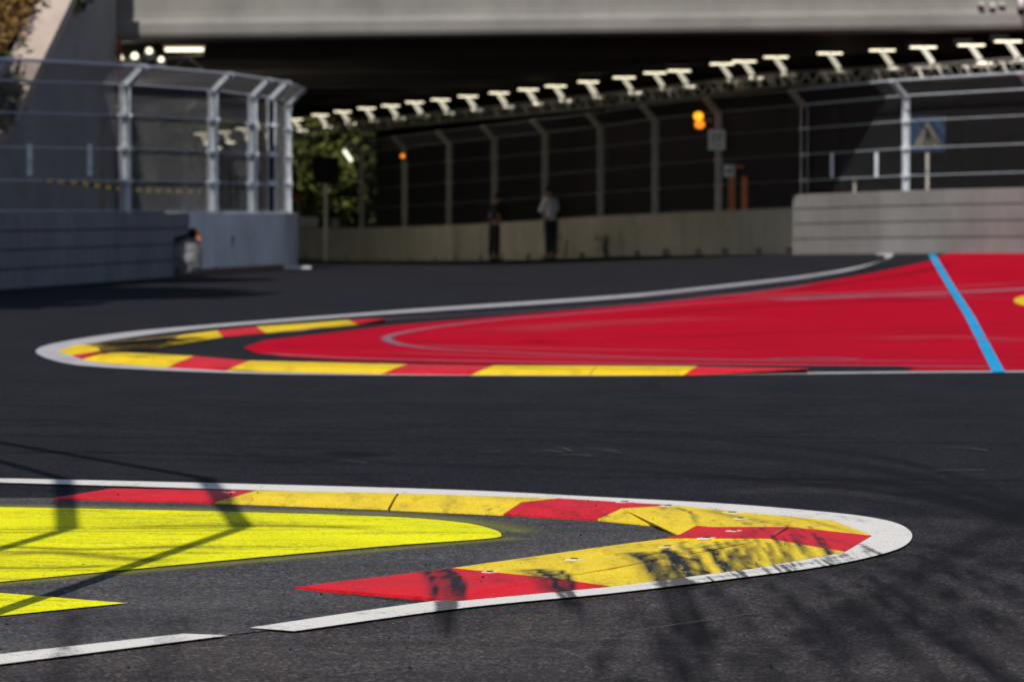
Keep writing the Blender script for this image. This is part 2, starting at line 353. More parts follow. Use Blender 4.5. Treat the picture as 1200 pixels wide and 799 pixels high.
M_DARK = plain('dark_recess', (.012, .012, .012), .9)
M_BLACK = plain('black_plastic', (.012, .012, .013), .8, spec=.1)
M_JOINT = plain('dark_joint', (.045, .045, .048), .9)  # dark colour of the core visible between barrier panels
M_ORANGE = plain('orange_plastic', (.90, .22, .01), .5)
M_WHITE = plain('white_enamel', (.7, .7, .7), .4, var=.08)
M_SIGNB = plain('blue_sign_sheet', (.004, .035, .09), .4, var=.1)
M_GREEN = plain('green_sign_print', (.05, .38, .12), .5, var=.1)
M_STEELW = plain('bright_aluminium', (.75, .73, .66), .4, .2, .15, 12)
M_TRUSS = plain('truss_aluminium', (.22, .215, .19), .45, .3, .2, 12)
M_LED = glow('led_light', (1.0, .90, .64), 2.0)
M_LED2 = glow('led_panel_soft', (1.0, .92, .70), 2.2)
M_SPILL = glow('light_spill_bracket', (1.0, .92, .70), .62)  # bracket is no lamp: own glow stands for lamp light falling on it
M_FILL = glow('fill_lamp_lens', (1.0, .93, .80), 300)  # lens of the added, unseen lamps that brighten the underpass wall
M_AMBER = glow('amber_lamp', (1.0, .26, .003), 1.3); M_AMBER2 = glow('amber_lamp_hot', (1.0, .42, .01), 1.7); M_TUBE = glow('tube_light', (1, .95, .8), 1.6)
M_REDP = plain('dull_red_paint', (.20, .012, .012), .6)
M_LEAF = plain('leaf_green', (.085, .10, .022), .7, var=.5, scale=1.6, spec=.2)
M_LEAFD = plain('leaf_dark_green', (.03, .042, .013), .7, var=.5, scale=1.4, spec=.2)
M_LEAFB = plain('dry_brown_leaf', (.20, .12, .04), .8, var=.5, scale=2.5, spec=.1)
M_BARK = plain('bark', (.06, .045, .03), .9, var=.4, bump=.5)
M_SOIL = plain('dry_soil', (.12, .075, .04), .95, var=.4, scale=2, bump=.4)
M_DIRT = plain('rust_brown_dirt', (.16, .095, .065), .9, var=.4, scale=8)

# ------------------------------------------------------------------ the ground and its painted markings
def gridlines(a): return a
xs = [-400, -250, -150, -100, -70, -50]+[x for x in range(-40, -4)]+[-4+i*.035 for i in range(229)]+[x for x in range(4, 41)]+[50, 70, 100, 150, 250, 400]
ys = [-300, -150, -60, -30]+[y for y in range(-10, 8)]+[8+i*.035*(1+i*.004) for i in range(214)]+[y for y in range(22, 141)]+[150, 170, 200, 250, 350, 500, 800, 1300]
vs = [(x, y, g(x, y)) for y in ys for x in xs]; nx = len(xs)
fs = [(j*nx+i, j*nx+i+1, (j+1)*nx+i+1, (j+1)*nx+i) for j in range(len(ys)-1) for i in range(nx-1)]
me = bpy.data.meshes.new('track_surface'); me.from_pydata(vs, [], fs); give_rubber(me)
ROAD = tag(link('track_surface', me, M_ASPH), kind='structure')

def area(name, pts, m, h=.004, maxlen=.8):
    """flat painted area from its outline (points on the ground)"""
    bm = bmesh.new(); vsx = [bm.verts.new((p.x, p.y, 0)) for p in pts]
    f = bm.faces.new(vsx); bm.normal_update()
    if f.normal.z < 0: f.normal_flip()
    # slice along x and y so that it follows the ground
    for ax in (0, 1):
        lo = min(p[ax] for p in pts); hi = max(p[ax] for p in pts); c = math.floor(lo/maxlen)*maxlen+maxlen*.5
        if hi-lo < maxlen*1.5: continue
        while c < hi:
            no = Vector((0, 0, 0)); no[ax] = 1; cc = Vector((0, 0, 0)); cc[ax] = c
            bmesh.ops.bisect_plane(bm, geom=bm.verts[:]+bm.edges[:]+bm.faces[:], plane_co=cc, plane_no=no); c += maxlen
    bmesh.ops.triangulate(bm, faces=bm.faces[:])
    for v in bm.verts: v.co.z = g(v.co.x, v.co.y)+h
    me = bpy.data.meshes.new(name); bm.to_mesh(me); bm.free()
    if m in (M_LINE, M_INF): give_rubber(me)
    return link(name, me, m, ROAD)
def ribbon(name, A, B, m, h=.004, drape=False):
    """sheet between two lists of ground points, with UV (along, across)"""
    n = len(A); vsx = []; L = [0]
    for i in range(1, n): L.append(L[-1]+(((A[i]+B[i])-(A[i-1]+B[i-1]))/2).length)
    K = 9 if m == M_LINE else 5
    for a, b in zip(A, B):
        for k in range(K):
            p = a.lerp(b, k/(K-1)); z = surf(p.x, p.y) if drape else g(p.x, p.y)
            vsx.append((p.x, p.y, z+h))
    fsx = [(i*K+k, i*K+k+1, (i+1)*K+k+1, (i+1)*K+k) for i in range(n-1) for k in range(K-1)]
    me = bpy.data.meshes.new(name); me.from_pydata(vsx, [], fsx)
    uv = me.uv_layers.new(name='UVMap')
    for p in me.polygons:
        for li in p.loop_indices:
            vi = me.loops[li].vertex_index; uv.data[li].uv = (L[vi//K]/max(L[-1], 1e-6), (vi % K)/(K-1))
    if m in (M_LINE, M_INF): give_rubber(me)
    if me.polygons and me.polygons[0].normal.z < 0: me.flip_normals()
    return link(name, me, m, ROAD)
def resample(P, step):
    out = [P[0]]; 
    for i in range(len(P)-1):
        d = (P[i+1]-P[i]).length; n = max(1, int(d/step))
        for k in range(1, n+1): out.append(P[i].lerp(P[i+1], k/n))
    return out
def mark(pts, width, m, name='tyre_mark', h=.0075, drape=False, step=.12):
    """band along a path of photo pixels, width in metres (one value or start,end)"""
    P = [U(p[0], p[1], (.03 if drape else 0)) for p in smooth_px(pts, 5)]
    P = [Vector((p.x, p.y, 0)) for p in P]; P = resample(P, .03 if drape else step)
    w0, w1 = width if isinstance(width, tuple) else (width, width); A = []; B = []
    for i, p in enumerate(P):
        t = (P[min(i+1, len(P)-1)]-P[max(i-1, 0)]).normalized(); nrm = Vector((-t.y, t.x, 0)); wd = w0+(w1-w0)*i/max(1, len(P)-1)
        A.append(p+nrm*wd/2); B.append(p-nrm*wd/2)
    return ribbon(name, A, B, m, h, drape)

# --- near island: slightly paler asphalt inside the kerb
NEAR_IN = [(-60, 584), (62, 584), (252, 589), (455, 597), (590, 603), (700, 609), (770, 616), (797, 628), (775, 631), (700, 643), (535, 667), (345, 690), (470, 706), (540, 712), (300, 741), (-60, 780)]
area('infield_surface', [U(*p) for p in NEAR_IN], M_INF, .003, .06)
# white edge line round the near kerb
OUT = [(-60, 561), (0, 562), (300, 569), (540, 576), (700, 584), (850, 592), (960, 601), (1020, 608), (1056, 617), (1069, 630), (1055, 644), (1010, 657), (950, 668), (860, 680), (720, 697), (540, 715), (345, 742)]
INN = [(-60, 566), (0, 567), (300, 576), (540, 583), (700, 592), (850, 602), (945, 613), (980, 618), (998, 624), (1003, 630), (998, 637), (970, 648), (930, 657), (845, 670), (712, 686), (520, 705), (292, 738)]
A = [U(*p) for p in smooth_px(OUT, 40)]; B = [U(*p) for p in smooth_px(INN, 40)]
ribbon('white_line', A, B, M_LINE, .0075)
area('white_line', [U(*p) for p in ((-60, 777), (0, 769), (215, 745), (268, 747), (0, 781), (-60, 789))], M_LINE, .0075, .05)
# lime painted island and arrow tip
LIME = smooth_px([(-60, 595), (0, 596), (250, 601), (450, 607), (540, 614), (577, 622), (587, 628), (572, 633), (450, 642), (250, 660), (0, 684), (-60, 690)], 5)
area('painted_area', [U(p[0], p[1]) for p in LIME], M_LIME, .0075)
area('painted_area', [U(*p) for p in ((-60, 692), (0, 697), (148, 709), (0, 724), (-60, 730))], M_LIME, .0075)
for pts, wd in (([(-40, 594), (200, 598), (450, 604), (560, 614), (620, 627)], .35), ([(620, 631), (450, 646), (200, 668), (-40, 690)], .22)):
    mark(pts, wd, M_SPRAY, 'overspray', .006)
mark([(-40, 655), (60, 650), (150, 657), (230, 662)], .28, M_GRIME, 'grime', .0085); mark([(-40, 668), (60, 668), (150, 665)], .14, M_GRIME, 'grime', .0088); mark([(-40, 640), (100, 646), (260, 640)], .2, M_GRIME, 'grime', .0091)
mark([(100, 620), (300, 618), (480, 622)], .25, M_GRIME, 'grime', .0094)
# --- far island
LOUT = [(1030, 296), (1046, 298), (1040, 303.5), (1000, 314), (930, 325), (800, 339.5), (700, 348.5), (500, 362), (420, 368), (250, 381), (150, 390), (70, 402), (42, 412), (62, 423), (110, 430.5), (250, 437.5), (400, 440.5), (700, 441.5), (940, 439.5), (1090, 438), (1260, 437)]
LINN = [(1026, 299), (1034, 299.5), (1028, 302.5), (990, 311.5), (920, 321.5), (800, 343), (700, 352), (500, 365.5), (420, 371), (250, 384.5), (160, 395), (100, 405), (74, 412), (88, 419), (125, 427), (250, 434.5), (400, 438), (700, 439.5), (940, 437.5), (1090, 436.2), (1260, 435.2)]
LINN[4] = (925, 329); LINN[3] = (996, 317.5); LINN[2] = (1034, 305.5); LINN[1] = (1036, 300)
A = [U(*p) for p in smooth_px(LOUT, 8)]; B = [U(*p) for p in smooth_px(LINN, 8)]
ribbon('white_line', A, B, M_LINEF, .0085)
REDA = [(1117, 293), (1108, 298.5), (1085, 307), (1000, 324.5), (900, 340), (760, 356.5), (600, 370.5), (470, 381), (400, 389), (310, 399.5), (285, 408), (300, 414), (330, 418.5), (400, 423), (560, 427), (700, 428.5), (950, 429), (1040, 429.5), (1075, 432), (1062, 435), (1260, 434)]
pr = [U(*p) for p in REDA]+[Vector((18, 28, 0)), Vector((30, 50, 0)), Vector((30, 60, 0)), Vector((14.5, 61.5, 0))]
area('painted_area', pr, M_RED_AREA, .006, .8)
ribbon('blue_line', [U(*p) for p in ((1088, 299), (1110, 337), (1130, 370), (1163, 437.5))], [U(*p) for p in ((1096, 299), (1119, 337), (1141, 370), (1178, 437.5))], M_BLUE, .010)
area('painted_area', [U(1212+24*math.cos(a), 353+6.5*math.sin(a)) for a in [k*math.pi/12 for k in range(24)]], M_YELF, .010)
for pts, wd in (([(1230, 424), (1000, 424), (780, 421), (600, 414), (500, 409), (455, 400), (470, 391), (560, 378), (700, 366), (900, 350), (1230, 330)], .16), ([(330, 392), (440, 376), (600, 367), (800, 352), (960, 333)], .13),
                ([(300, 415), (420, 421), (600, 425), (900, 429), (1200, 431)], .2), ([(900, 422), (960, 421), (1010, 422)], .2), ([(900, 352), (1100, 344), (1230, 338)], .8)):
    mark(pts, wd, M_SCUFFR, 'paint_scuff', .0095)
for pts, wd, m in (([(380, 412), (600, 419), (860, 424), (1100, 425)], .7, M_DUST), ([(560, 392), (700, 380), (900, 372)], 1.6, M_DUST), ([(420, 404), (640, 410), (900, 414)], .9, M_DUST), ([(800, 350), (960, 345), (1200, 352)], 2.5, M_DUST), ([(1000, 400), (1120, 396), (1230, 404)], 1.0, M_DUST),
                   ([(700, 372), (900, 360), (1230, 345)], .5, M_SK1), ([(640, 404), (800, 396), (1230, 380)], .25, M_SK1), ([(760, 414), (960, 404), (1230, 400)], .2, M_SK1), ([(900, 345), (1060, 322), (1130, 306)], .4, M_SK1)):
    mark(pts, wd, m, 'paint_scuff', .0125)
for pts, wd in (([(620, 400), (640, 402), (665, 401)], .5), ([(450, 415), (480, 416)], .3), ([(325, 406), (355, 408)], .3), ([(905, 421), (990, 422)], .18), ([(700, 350), (860, 336), (1000, 318), (1090, 305)], .4)):
    mark(pts, wd, M_SK1, 'tyre_mark', .0115)

# ------------------------------------------------------------------ kerbs (facets given by their corners)
FAC = []                                 # triangles for draping
def surf(x, y):
    z = 0
    for (a, b, c, x0, x1, y0, y1) in FAC:
        if x < x0 or x > x1 or y < y0 or y > y1: continue
        d = (b.y-c.y)*(a.x-c.x)+(c.x-b.x)*(a.y-c.y)
        if abs(d) < 1e-9: continue
        l1 = ((b.y-c.y)*(x-c.x)+(c.x-b.x)*(y-c.y))/d; l2 = ((c.y-a.y)*(x-c.x)+(a.x-c.x)*(y-c.y))/d; l3 = 1-l1-l2
        if min(l1, l2, l3) > -.02: z = max(z, l1*a.z+l2*b.z+l3*c.z)
    return max(z, g(x, y)+.004)
def block(name, facets, m, parent, inset=.0018):
    key = {}; vsx = []; fl = []
    for f in facets:
        idx = []
        for p in f:
            k = (p[0], p[1])
            if k not in key: key[k] = len(vsx); vsx.append(U(p[0], p[1], p[2]+(.0095 if parent.name == 'track_kerb' else .005)))
            idx.append(key[k])
        fl.append(idx)
    c = sum(vsx, Vector())/len(vsx)
    def shr(v):
        d = Vector((c.x-v.x, c.y-v.y, 0)); return v+d.normalized()*inset
    vsx = [shr(v) for v in vsx]
    for f in fl:
        for i in range(1, len(f)-1):
            t = [vsx[f[0]], vsx[f[i]], vsx[f[i+1]]]
            FAC.append((*t, min(q.x for q in t), max(q.x for q in t), min(q.y for q in t), max(q.y for q in t)))
    cnt = {}
    for f in fl:
        for i in range(len(f)):
            e = (f[i], f[(i+1) % len(f)]); cnt.setdefault(tuple(sorted(e)), []).append(e)
    bot = {}
    allv = list(vsx); faces = []
    for f in fl:
        faces += [(f[0], f[i], f[i+1]) for i in range(1, len(f)-1)]
    for k, es in cnt.items():
        if len(es) == 1:
            a, b = es[0]
            for q_ in (a, b):
                if q_ not in bot:
                    bot[q_] = len(allv); v = vsx[q_]; allv.append(Vector((v.x, v.y, g(v.x, v.y)-.02)))
            faces.append((a, bot[a], bot[b], b))
    me = bpy.data.meshes.new(name); me.from_pydata([tuple(v) for v in allv], [], faces)
    bm = bmesh.new(); bm.from_mesh(me); bmesh.ops.recalc_face_normals(bm, faces=bm.faces[:])
    up = sum(f.normal.z*f.calc_area() for f in bm.faces)
    if up < 0: bmesh.ops.reverse_faces(bm, faces=bm.faces[:])
    fine = parent.name == 'track_kerb'
    if fine:
        for ax in (0, 1):
            lo = min(v.co[ax] for v in bm.verts); hi = max(v.co[ax] for v in bm.verts); c_ = lo+.018
            while c_ < hi:
                no = Vector((0, 0, 0)); no[ax] = 1; cc = Vector((0, 0, 0)); cc[ax] = c_
                bmesh.ops.bisect_plane(bm, geom=bm.verts[:]+bm.edges[:]+bm.faces[:], plane_co=cc, plane_no=no); c_ += .018*(1 if ax == 0 else 1.6)
    bm.to_mesh(me); bm.free(); me.materials.append(m)
    if fine: give_rubber(me, RUBKD)
    o = bpy.data.objects.new(name, me); COL.objects.link(o); o.parent = parent
    return o
hc = .026; hu = .022
KN = tag(empty('track_kerb'), 'red and yellow raised hairpin kerb in the foreground, scuffed with black rubber, beside the lime paint', 'kerb')
Y5 = (902, 631, hc); C1 = (833, 644, hc); C2 = (795, 651, .023); C3 = (717, 666, .020); C4 = (650, 677, .017)
block('kerb_block', [[(62, 583, 0), (252, 588, 0), (280, 580, .014)], [(62, 583, 0), (280, 580, .014), (300, 574.5, .014), (130, 572, .008)]], M_RED, KN)
block('kerb_block', [[(252, 588, 0), (455, 595.5, 0), (462, 583, hu), (280, 580, .014)], [(280, 580, .014), (462, 583, hu), (466, 577.5, hu), (300, 574.5, .014)]], M_YEL, KN)
block('kerb_block', [[(457, 596, 0), (590, 602, 0), (612, 588, hu), (464, 583, hu)], [(464, 583, hu), (612, 588, hu), (655, 583.5, hu), (468, 577.5, hu)]], M_YEL, KN)
block('kerb_block', [[(590, 602, 0), (700, 608, 0), (728, 595.5, hu), (612, 588, hu)], [(612, 588, hu), (728, 595.5, hu), (790, 591.5, hu), (655, 583.5, hu)]], M_RED, KN)
block('kerb_block', [[(728, 595.5, hu), (700, 608, 0), (770, 615, 0), (795, 627, .004), (817, 615, hu), (812, 605, hu), (790, 599, hu)],
                     [(790, 591.5, hu), (728, 595.5, hu), (790, 599, hu), (812, 605, hu), (892, 602, hu)], [(892, 602, hu), (812, 605, hu), (817, 615, hu), (832, 616.5, hu), (925, 616.5, hu)]], M_YEL, KN)
block('kerb_block', [[(892, 602, hu), (975, 609, 0), (1020, 626, 0), (927, 617, hc)]], M_YEL, KN)
block('kerb_block', [[(832, 617, hu), (817, 615.5, hu), (795, 627.5, .004), (775, 631, .008), (800, 630.5, .02), Y5, (925, 617, hc)]], M_RED, KN)
block('kerb_block', [[(927, 617, hc), (1022, 627, 0), (990, 646, 0), Y5]], M_RED, KN)
block('kerb_block', [[Y5, (800, 630.5, .02), (775, 631, .008), (748, 634.5, .008), C2, C1], [Y5, C1, C2, (884, 665, 0), (990, 646, 0)]], M_YEL, KN)
block('kerb_block', [[C2, (748, 634.5, .008), (700, 641, .008), (530, 665, .010), C4, C3], [C2, C3, C4, (715, 686.5, 0), (884, 665, 0)]], M_YEL, KN)
block('kerb_block', [[(345, 687, 0), (540, 703, 0), (562, 690, .016), (530, 665, .010)], [(540, 703, 0), (715, 686.5, 0), C4, (562, 690, .016)], [(530, 665, .010), (562, 690, .016), C4]], M_RED, KN)
for pts in ([(345, 688.5), (440, 696.5), (538, 704.8)], [(541, 704.8), (630, 696.5), (715, 688), (800, 677.5), (884, 666.5), (940, 656.5), (990, 647.5)], [(62, 584), (252, 589), (455, 596.8), (590, 603), (700, 609), (770, 616.5), (795, 628)]):
    P = [U(p[0], p[1]-1.4, .004) for p in pts]; P = resample(P, .1); A_ = []; B_ = []
    for i, p in enumerate(P):
        t_ = (P[min(i+1, len(P)-1)]-P[max(i-1, 0)]).normalized(); n_ = Vector((-t_.y, t_.x, 0)); A_.append(p+n_*.007); B_.append(p-n_*.007)
    ribbon('gap_shade_strip', A_, B_, M_DARK, .0105)  # dark ribbon painted for the shaded gap along the kerb foot
def plate(px, py, sx=.035, sy=.016, rot=.2, parent=None):
    p = U(px, py, hc*.8); z = surf(p.x, p.y); e1 = .01
    dzx = (surf(p.x+e1, p.y)-z)/e1; dzy = (surf(p.x, p.y+e1)-z)/e1
    if abs(dzx) > .5: dzx = 0
    if abs(dzy) > .5: dzy = 0
    M = Matrix(((1, 0, 0, p.x), (0, 1, 0, p.y), (dzx, dzy, 1, z), (0, 0, 0, 1))) @ Matrix.Rotation(rot, 4, 'Z')
    a = MB(); a.add([M @ Vector((sx, 0, .003)), M @ Vector((0, sy*1.6, .003)), M @ Vector((-sx, 0, .003)), M @ Vector((0, -sy*1.6, .003)), M @ Vector((sx, 0, -.002)), M @ Vector((0, sy*1.6, -.002)), M @ Vector((-sx, 0, -.002)), M @ Vector((0, -sy*1.6, -.002))],
                    [(0, 1, 2, 3), (0, 4, 5, 1), (1, 5, 6, 2), (2, 6, 7, 3), (3, 7, 4, 0)])
    o = a.build('anchor_plate', M_STEELW, parent)
    b = MB(); n = 10; vs = []
    for hz in (.0055, .001):
        vs += [M @ Vector((sx*.42*math.cos(k*2*math.pi/n), sy*.8*math.sin(k*2*math.pi/n), hz)) for k in range(n)]
    b.add(vs, [tuple(range(n))]+[(k, k+n, (k+1) % n+n, (k+1) % n) for k in range(n)])
    b.build('anchor_bolt', M_DARK, o)
for p in ((268, 577), (521, 580), (598, 583), (668, 587), (732, 591.5), (783, 596), (828, 597), (858, 604), (868, 611), (876, 620), (860, 626), (574, 671), (673, 657), (782, 642), (828, 634)):
    plate(*p, parent=KN, rot=random.uniform(-.1, .35), sx=random.uniform(.026, .04), sy=random.uniform(.010, .018))

KF = tag(empty('track_kerb'), 'far red and yellow hairpin kerb, blurred, around the tip of the large red painted area', 'kerb')
def fkerb(o0, o1, i1, i0, m, low=True):
    if low:
        c0 = ((o0[0]+i0[0])/2, o0[1]*.45+i0[1]*.55, .035); c1 = ((o1[0]+i1[0])/2, o1[1]*.45+i1[1]*.55, .035)
        block('kerb_block', [[(*o0, 0), (*o1, 0), c1, c0], [c0, c1, (*i1, .012), (*i0, .012)]], m, KF, .006)
    else:
        c0 = ((o0[0]*.7+i0[0]*.3), o0[1]*.7+i0[1]*.3, .035); c1 = ((o1[0]*.7+i1[0]*.3), o1[1]*.7+i1[1]*.3, .035)
        block('kerb_block', [[(*i0, 0), (*i1, 0), c1, c0], [c0, c1, (*o1, .035), (*o0, .035)]], m, KF, .006)
fkerb((92, 422), (195, 431), (228, 417), (128, 412), M_YELF)
fkerb((195, 431), (262, 435), (292, 422.5), (228, 417), M_RED)
fkerb((262, 435), (445, 439), (478, 426.5), (292, 422.5), M_YELF)
fkerb((445, 439), (550, 440), (578, 428), (478, 426.5), M_RED)
fkerb((550, 440), (690, 440.2), (700, 428.3), (578, 428), M_YELF)
fkerb((690, 440.2), (800, 440), (818, 429), (700, 428.3), M_YELF)
fkerb((800, 440), (944, 433.5), (948, 431.5), (818, 429), M_RED)
block('kerb_block', [[(62, 412.5, 0), (78, 417, 0), (118, 411, .03), (112, 404, .03), (90, 404, .02)]], M_YELF, KF, .006)
block('kerb_block', [[(78, 417, 0), (92, 422, 0), (128, 413.5, .03), (118, 411, .03)]], M_RED, KF, .006)
fkerb((104, 402.5), (210, 392.5), (185, 407), (122, 411), M_DIRTY, False)
fkerb((210, 392.5), (255, 387), (262, 394.5), (185, 407), M_YELF, False)
fkerb((255, 387), (300, 382.5), (312, 390), (262, 394.5), M_RED, False)
fkerb((300, 382.5), (408, 375), (420, 380), (312, 390), M_YELF, False)
fkerb((408, 375), (450, 373), (454, 376), (420, 380), M_RED, False)

# ------------------------------------------------------------------ rubber on the road and kerbs
mark([(832, 608), (880, 614), (912, 620)], .03, M_SCUFF, 'paint_scuff', drape=True, h=.0065)
mark([(788, 650), (835, 658), (886, 666)], .012, M_SCUFF, 'paint_scuff', drape=True, h=.0065)
mark([(925, 617), (905, 631)], .03, M_SCUFF, 'paint_scuff', drape=True, h=.0065)
for k in range(12):                        # far road, faint long passes
    x = R.uniform(-50, 1000); y = R.uniform(310, 362); l = R.uniform(150, 500); mark([(x, y), (x+l/2, y+R.uniform(-2, 3)), (x+l, y+R.uniform(-3, 5))], R.uniform(.2, .6), M_SK1, h=.0045+.0002*k)
for x, y, l in ((395, 542, 24), (420, 543, 10), (630, 530, 30), (655, 535, 40), (680, 527, 45), (700, 529, 30), (650, 527, 20), (560, 530, 30), (1100, 527, 60), (1090, 553, 70), (300, 355, 20)):
    mark([(x, y), (x+l/2, y+R.uniform(-1, 2)), (x+l, y+R.uniform(-2, 4))], .05, M_SCUFF, 'paint_scuff', h=.0095)
for pts in ([(700, 748), (880, 722), (930, 718)], [(380, 797), (500, 780), (600, 778)], [(700, 752), (760, 748)]): mark(pts, .02, M_SCUFF, 'paint_scuff', h=.009)
# loose crumbs of rubber and grit
mb = MB()
for k in range(260):
    px = R.uniform(-20, 1220); py = 560+R.random()**1.3*250; p = U(px, py); s = R.choice((.001, .0015, .0015, .002, .003))*R.uniform(.7, 1.3)
    z = surf(p.x, p.y); a = R.uniform(0, 3.1)
    M = Matrix.Translation((p.x, p.y, z+s*.6)) @ Matrix.Rotation(a, 4, 'Z') @ Matrix.Rotation(R.uniform(-.5, .5), 4, 'X')
    mb.box(-s, s*R.uniform(.6, 1.8), -s*.7, s*.7, -s*.6, s*.6, M)
o = mb.build('rubber_crumbs', M_BLACK); tag(o, 'tiny black rubber crumbs and grit scattered over the foreground asphalt', 'rubber crumbs', kind='stuff')

for pts, wd, m in (([(100, 408), (150, 403), (200, 399), (250, 393)], .6, M_SPK), ([(105, 405), (160, 402), (215, 397)], .5, M_SK3), ([(130, 409), (170, 404), (225, 400)], .5, M_SK2), ([(95, 417), (150, 410), (200, 404)], .4, M_SPK), ([(150, 420), (180, 417), (210, 416)], .3, M_SPK),
                   ([(300, 384), (350, 381), (400, 377)], .12, M_SPK), ([(600, 433), (700, 434), (790, 434)], .10, M_SPK), ([(230, 429), (330, 433), (440, 435)], .10, M_SPK)):
    mark(pts, wd, m, drape=True, h=.006)
# ------------------------------------------------------------------ the long wall and fence under the bridge
SP = [(300, 34.6), (335, 35.9), (418, 38.6), (632, 45.7), (935, 53.7), (1054, 56.6), (1200, 59.3), (1300, 61.0), (1400, 62.5)]
def sc(px):
    for (a, sa), (b, sb) in zip(SP, SP[1:]):
        if px <= b: return sa+(sb-sa)*(px-a)/(b-a)
    return SP[-1][1]
def wp(px, off=0.0):
    s = sc(px); v = Vector(((px-600)/s, F/s, 0)); d = Vector((-.30, -1.0, 0)).normalized() if False else None
    n = Vector((.80, .60, 0)); v = v+n*off; v.z = g(v.x, v.y); return v
def wallblock(a, b, hgt, thick, m, parent, notch=True, name='concrete_block', base=None):
    t = (b-a); L = t.length; t.normalize(); n = Vector((-t.y, t.x, 0)).normalized()
    if n.y < 0: n = -n
    M = Matrix(((t.x, n.x, 0, a.x), (t.y, n.y, 0, a.y), (t.z, 0, 1, a.z), (0, 0, 0, 1)))
    mb = MB(); e = .012
    if notch:
        w = .30; c1, c2 = L*.27, L*.73; hN = .13
        mb.box(e, L-e, 0, thick, hN, hgt, M)
        for x0, x1 in ((e, c1-w/2), (c1+w/2, c2-w/2), (c2+w/2, L-e)): mb.box(x0, x1, .0, thick, -.12, hN, M)
        mb.box(c1-w/2, c1+w/2, thick*.45, thick, -.12, hN, M); mb.box(c2-w/2, c2+w/2, thick*.45, thick, -.12, hN, M)
    else: mb.box(e, L-e, 0, thick, -.12, hgt, M)
    return mb.build(name, m, parent, bevel=.015)
W = tag(empty('concrete_wall', wp(640)), 'long low tan concrete barrier wall under the bridge, with dark fork slots along its foot', 'wall')
px_list = [310, 345, 392, 443, 495, 548, 603, 665, 728, 800, 868, 946]
for a, b in zip(px_list, px_list[1:]):
    wallblock(wp(a), wp(b), 1.0, .35, M_CONC, W)
# thin recess line near top and dark weed stains
def fence(name, posts, armv, mg, mw, label, cables=(0.02, .27, .52, .77, 1.0), pw=.10, parent_loc=None, meshstep=.07, r=.0014, rail_r=.020, arm_cables=2, mesh=True):
    """posts: list of (base Vector, height); armv: arm vector"""
    Fo = tag(empty(name, parent_loc or posts[0][0]), label, 'fence')
    tops = []; tips = []
    for p, hh in posts:
        t = p+Vector((0, 0, hh)); tip = t+armv; tops.append(t); tips.append(tip)
        mb = MB(); mb.bar(p+Vector((-pw*.45, 0, 0)), t+Vector((-pw*.45, 0, 0)), .016, pw, Vector((0, 1, 0))); mb.bar(p+Vector((pw*.45, 0, 0)), t+Vector((pw*.45, 0, 0)), .016, pw, Vector((0, 1, 0)))
        mb.bar(p, t, pw*.85, .014, Vector((0, 1, 0)))
        po = mb.build('post', mg, Fo)
        mb = MB(); mb.bar(t-Vector((0, 0, .04)), tip, pw*1.0, pw*.5); mb.build('post_arm', mg, po)
        for fr in cables[1:-1]: MB().box(p.x-pw*.7, p.x+pw*.7, p.y-pw*.6, p.y+pw*.6, p.z+hh*fr-.03, p.z+hh*fr+.03).build('cable_clamp', mg, po)
    n = len(posts)
    for i in range(n-1):
        p0, h0 = posts[i]; p1, h1 = posts[i+1]
        for fr in cables:
            rr = rail_r if fr >= .99 else rail_r*.48
            MB().tube([p0+Vector((0, 0, h0*fr)), p1+Vector((0, 0, h1*fr))], rr, 6).build('cable', mg, Fo)
        MB().tube([tips[i], tips[i+1]], rail_r*1.15, 6).build('top_rail', mg, Fo)
        if not mesh: continue
        mb = MB(); a = p0; L = (p1-p0); Ln = L.length
        def quadmesh(P0, P1, Q1, Q0):
            Wd = ((P1-P0).length+(Q1-Q0).length)/2; Hh = ((Q0-P0).length+(Q1-P1).length)/2
            def bl(u, v): return (P0.lerp(P1, u)).lerp(Q0.lerp(Q1, u), v)
            k = -Hh*1.0
            while k < Wd:
                for sgn in (0, 1):
                    u0, v0 = k, 0.0; u1, v1 = k+Hh, Hh
                    if u0 < 0: v0 = -u0; u0 = 0
                    if u1 > Wd: v1 = Hh-(u1-Wd); u1 = Wd
                    if v1 > v0+.01:
                        ua, va, ub, vb = u0/Wd, v0/Hh, u1/Wd, v1/Hh
                        if sgn: ua, ub = 1-ua, 1-ub
                        A_, B_ = bl(ua, va), bl(ub, vb); mb.bar(A_, B_, r*2, r*2)
                k += meshstep*1.414
        quadmesh(p0, p1, tops[i+1], tops[i]); quadmesh(tops[i], tops[i+1], tips[i+1], tips[i])
        mm = mb.build('wire_mesh', mw, Fo); mm['kind'] = 'stuff'
    return Fo
FX = [(418, 172), (468, 165), (520, 158.5), (573, 152.5), (632, 146), (697, 138.5), (761, 129.5), (835, 121), (935, 112), (1054, 101), (1205, 92), (1330, 84)]
posts = []; arm = Vector((-.32, -.28, .30))
for px, ty in FX:
    b = wp(px, .18); s = sc(px); b.z += .98
    tipz = H+(HZ-ty)/s; hh = tipz-arm.z-b.z+.1; posts.append((b, hh))
fence('debris_fence', posts[:9], arm, M_GALVD, M_WIRE, 'tall debris fence with dim bent-top posts along the tan wall under the bridge', pw=.15, rail_r=.009)
o = fence('debris_fence', posts[8:], arm, M_GALV, M_WIRE, 'pale debris fence above the grey panelled wall at the right', pw=.14, rail_r=.022, r=.0014)
